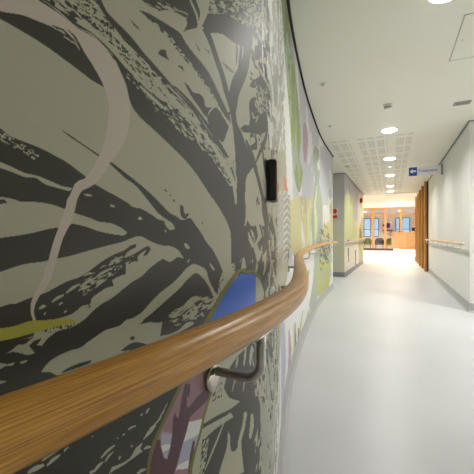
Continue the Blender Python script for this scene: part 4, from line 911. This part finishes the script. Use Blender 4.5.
sd = thing('smoke_detector', 'round grey smoke detector hanging from the ceiling before the first downlight', 'smoke detector', (-.03, 4.17, H))
bm = bmesh.new(); lathe(bm, [(.05, -.0005), (.052, -.006), (.052, -.014), (.047, -.020)], seg=36); link('base_plate', bm, 'white_plastic', sd, True)
bm = bmesh.new(); lathe(bm, [(.038, -.019), (.040, -.030), (.036, -.034), (.036, -.040)], seg=36); link('chamber', bm, 'grey_plastic', sd, True)
bm = bmesh.new(); lathe(bm, [(.036, -.040), (.038, -.046), (.030, -.052), (.012, -.055)], seg=36); link('cap', bm, 'white_plastic', sd, True)
for (x, y, lb) in ((-.61, 3.32, 'small round ceiling sensor nearest the curved mural wall edge'), (-.756, 4.63, 'faint small round ceiling sensor farther along the curved wall'), (-.86, 7.5, 'small dark-ringed ceiling fitting in front of the side opening')):
    t = thing('ceiling_sensor', lb, 'sensor', (x, y, H), group='small ceiling sensors')
    k = 1.5 if y > 7 else 1.0
    bm = bmesh.new(); lathe(bm, [(.032 * k, -.0005), (.033 * k, -.003), (.028 * k, -.006)], seg=28); link('ring', bm, 'vent' if y > 7 else 'white_plastic', t, True)
    bm = bmesh.new(); lathe(bm, [(.014 * k, -.006), (.014 * k, -.013), (.005, -.016)], seg=20); link('sensor_eye', bm, 'grey_plastic', t, True)
ve = thing('ceiling_vent', 'small rectangular grey vent slot let into the ceiling at the right', 'vent', (.73, 4.46, H))
bm = bmesh.new(); box(bm, -.085, .085, -.06, .06, -.005, -.0005, .001); link('frame', bm, 'grey_plastic', ve)
for k in range(4):
    bm = bmesh.new(); box(bm, -.072, .072, -.046 + k * .025, -.034 + k * .025, -.009, -.005); link('slat', bm, 'vent', ve)
ha = thing('access_hatch', 'square white ceiling access hatch with a tiny lock at upper right', 'hatch', (.457, 2.69, H))
bm = bmesh.new()
for q in ((-.006, .66, -.006, .002), (-.006, .66, .652, .66), (-.006, .002, .002, .652), (.652, .66, .002, .652)): box(bm, *q, -.0012, -.0004)
link('frame', bm, 'vent', ha)
bm = bmesh.new(); box(bm, .006, .648, .006, .648, -.002, -.0004, .0005); link('hatch_door', bm, 'ceiling_plain', ha)
bm = bmesh.new(); lathe(bm, [(.007, -.0021), (.007, -.004), (.003, -.0045)], .04, .33, 0, 16); link('lock', bm, 'vent', ha)
gl = thing('emergency_light', 'tiny green glowing emergency lamp between second and third downlights', 'ceiling light', (-.02, 7.85, H - .001))
bm = bmesh.new(); lathe(bm, [(.04, -.0005), (.04, -.008), (.034, -.012)], seg=24); link('base', bm, 'grey_plastic', gl, True)
bm = bmesh.new(); lathe(bm, [(.026, -.012), (.025, -.024), (.015, -.032), (.004, -.034)], seg=24); link('dome', bm, 'green_led', gl, True)

# ------------------------------------------------------------------ wall things
def on_wall(y):
    x, yy, nx, ny = wall_frame(y); return x, yy, math.atan2(ny, nx)
cx, cy, ca = on_wall(.835)
cr = thing('card_reader', 'slim black wall-mounted card reader on the mural above the handrail', 'card reader', (cx, cy, 1.088), ca)
bm = bmesh.new(); box(bm, .0005, .0045, -.027, .027, .003, .109, .001); link('back_plate', bm, 'black_plastic', cr)
bm = bmesh.new(); box(bm, .0045, .024, -.028, .028, .002, .110, .004); link('housing', bm, 'black_plastic', cr, False)
bm = bmesh.new(); box(bm, .0242, .0275, -.025, .027, .006, .106, .0012); link('front_cover', bm, 'beige_plastic', cr)
bm = bmesh.new(); box(bm, .0276, .0282, -.010, .018, .030, .052); link('indicator', bm, 'orange', cr)
al = thing('fire_alarm_point', 'red fire alarm unit on the grey-green wall facing down the corridor', 'fire alarm', (-1.235, FY0, 1.42))
bm = bmesh.new(); box(bm, -.056, .072, -.012, -.0004, -.01, .235, .004); link('back_plate', bm, 'white_plastic', al)
bm = bmesh.new(); lathe(bm, [(.058, -.012), (.058, -.05), (.045, -.062), (.02, -.066)], 0.0, 0, .17, 28, axis='y'); link('sounder', bm, 'red', al, True)
bm = bmesh.new(); box(bm, -.054, .066, -.05, -.012, .0, .07, .006); link('call_point', bm, 'red', al)
rb = thing('alarm_beacon', 'small dark red alarm beacon high on the far left mural wall', 'alarm beacon', (-.932, 11.8, 2.09))
bm = bmesh.new(); box(bm, .001, .02, -.05, .05, 0, .17, .003); link('base', bm, 'red', rb)
bm = bmesh.new(); box(bm, .02, .065, -.038, .038, .015, .155, .008); link('cover', bm, 'red', rb)
# hanging sign
sg = thing('direction_sign', 'blue and white projecting direction sign with left arrow by the right wall', 'sign', (0, 7.68, 2.225))
bm = bmesh.new(); box(bm, .485, .905, -.006, .006, .0, .175, .001); link('board', bm, 'sign_pale', sg)
bm = bmesh.new(); box(bm, .337, .485, -.007, .007, .0, .175, .001); link('blue_square', bm, 'sign_blue', sg)
bm = bmesh.new(); ar = [(.355, .093), (.405, .143), (.405, .113), (.465, .113), (.465, .073), (.405, .073), (.405, .043)]
v0 = [bm.verts.new((x, -.0085, z)) for x, z in ar]; v1 = [bm.verts.new((x, -.0072, z)) for x, z in ar]
for i in range(7): bm.faces.new((v0[i], v0[(i + 1) % 7], v1[(i + 1) % 7], v1[i]))
bm.faces.new(v0); bm.faces.new(v1[::-1]); link('arrow', bm, 'white_ink', sg)
bm = bmesh.new(); box(bm, .905, .936, -.035, .035, -.01, .20, .003); link('wall_bracket', bm, 'grey_plastic', sg)
tx = bpy.data.curves.new('sign_lettering', 'FONT'); tx.body = 'Treatment'; tx.size = .085; tx.extrude = .0006
to = bpy.data.objects.new('tmp', tx); COL.objects.link(to)
dg = bpy.context.evaluated_depsgraph_get(); me = bpy.data.meshes.new_from_object(to.evaluated_get(dg)); bpy.data.objects.remove(to)
lo_ = bpy.data.objects.new('sign_lettering', me); COL.objects.link(lo_); me.materials.clear(); me.materials.append(M['sign_blue'])
lo_.parent = sg; lo_.rotation_euler = (PI / 2, 0, 0); lo_.location = (.505, -.0075, .065)
wx = max(v.co.x for v in me.vertices); lo_.scale = (.34 / wx, 1, 1)

# ------------------------------------------------------------------ world, camera
w = bpy.data.worlds.new('world'); SC.world = w; w.use_nodes = True
w.node_tree.nodes['Background'].inputs[0].default_value = (.9, .95, 1, 1); w.node_tree.nodes['Background'].inputs[1].default_value = .3
cd = bpy.data.cameras.new('camera'); cd.sensor_width = 36; cd.lens = 330 / 474 * 36; cd.clip_start = .01
cd.shift_y = -1.5 / 474
co = bpy.data.objects.new('camera', cd); COL.objects.link(co); co.location = (0, 0, CAM_H); co.rotation_euler = (PI / 2, 0, YAW)
SC.camera = co
SC.view_settings.view_transform = 'Standard'; SC.view_settings.look = 'None'
SC.view_settings.gamma = 1.0; SC.view_settings.use_curve_mapping = False
SC.view_settings.exposure = -0.1
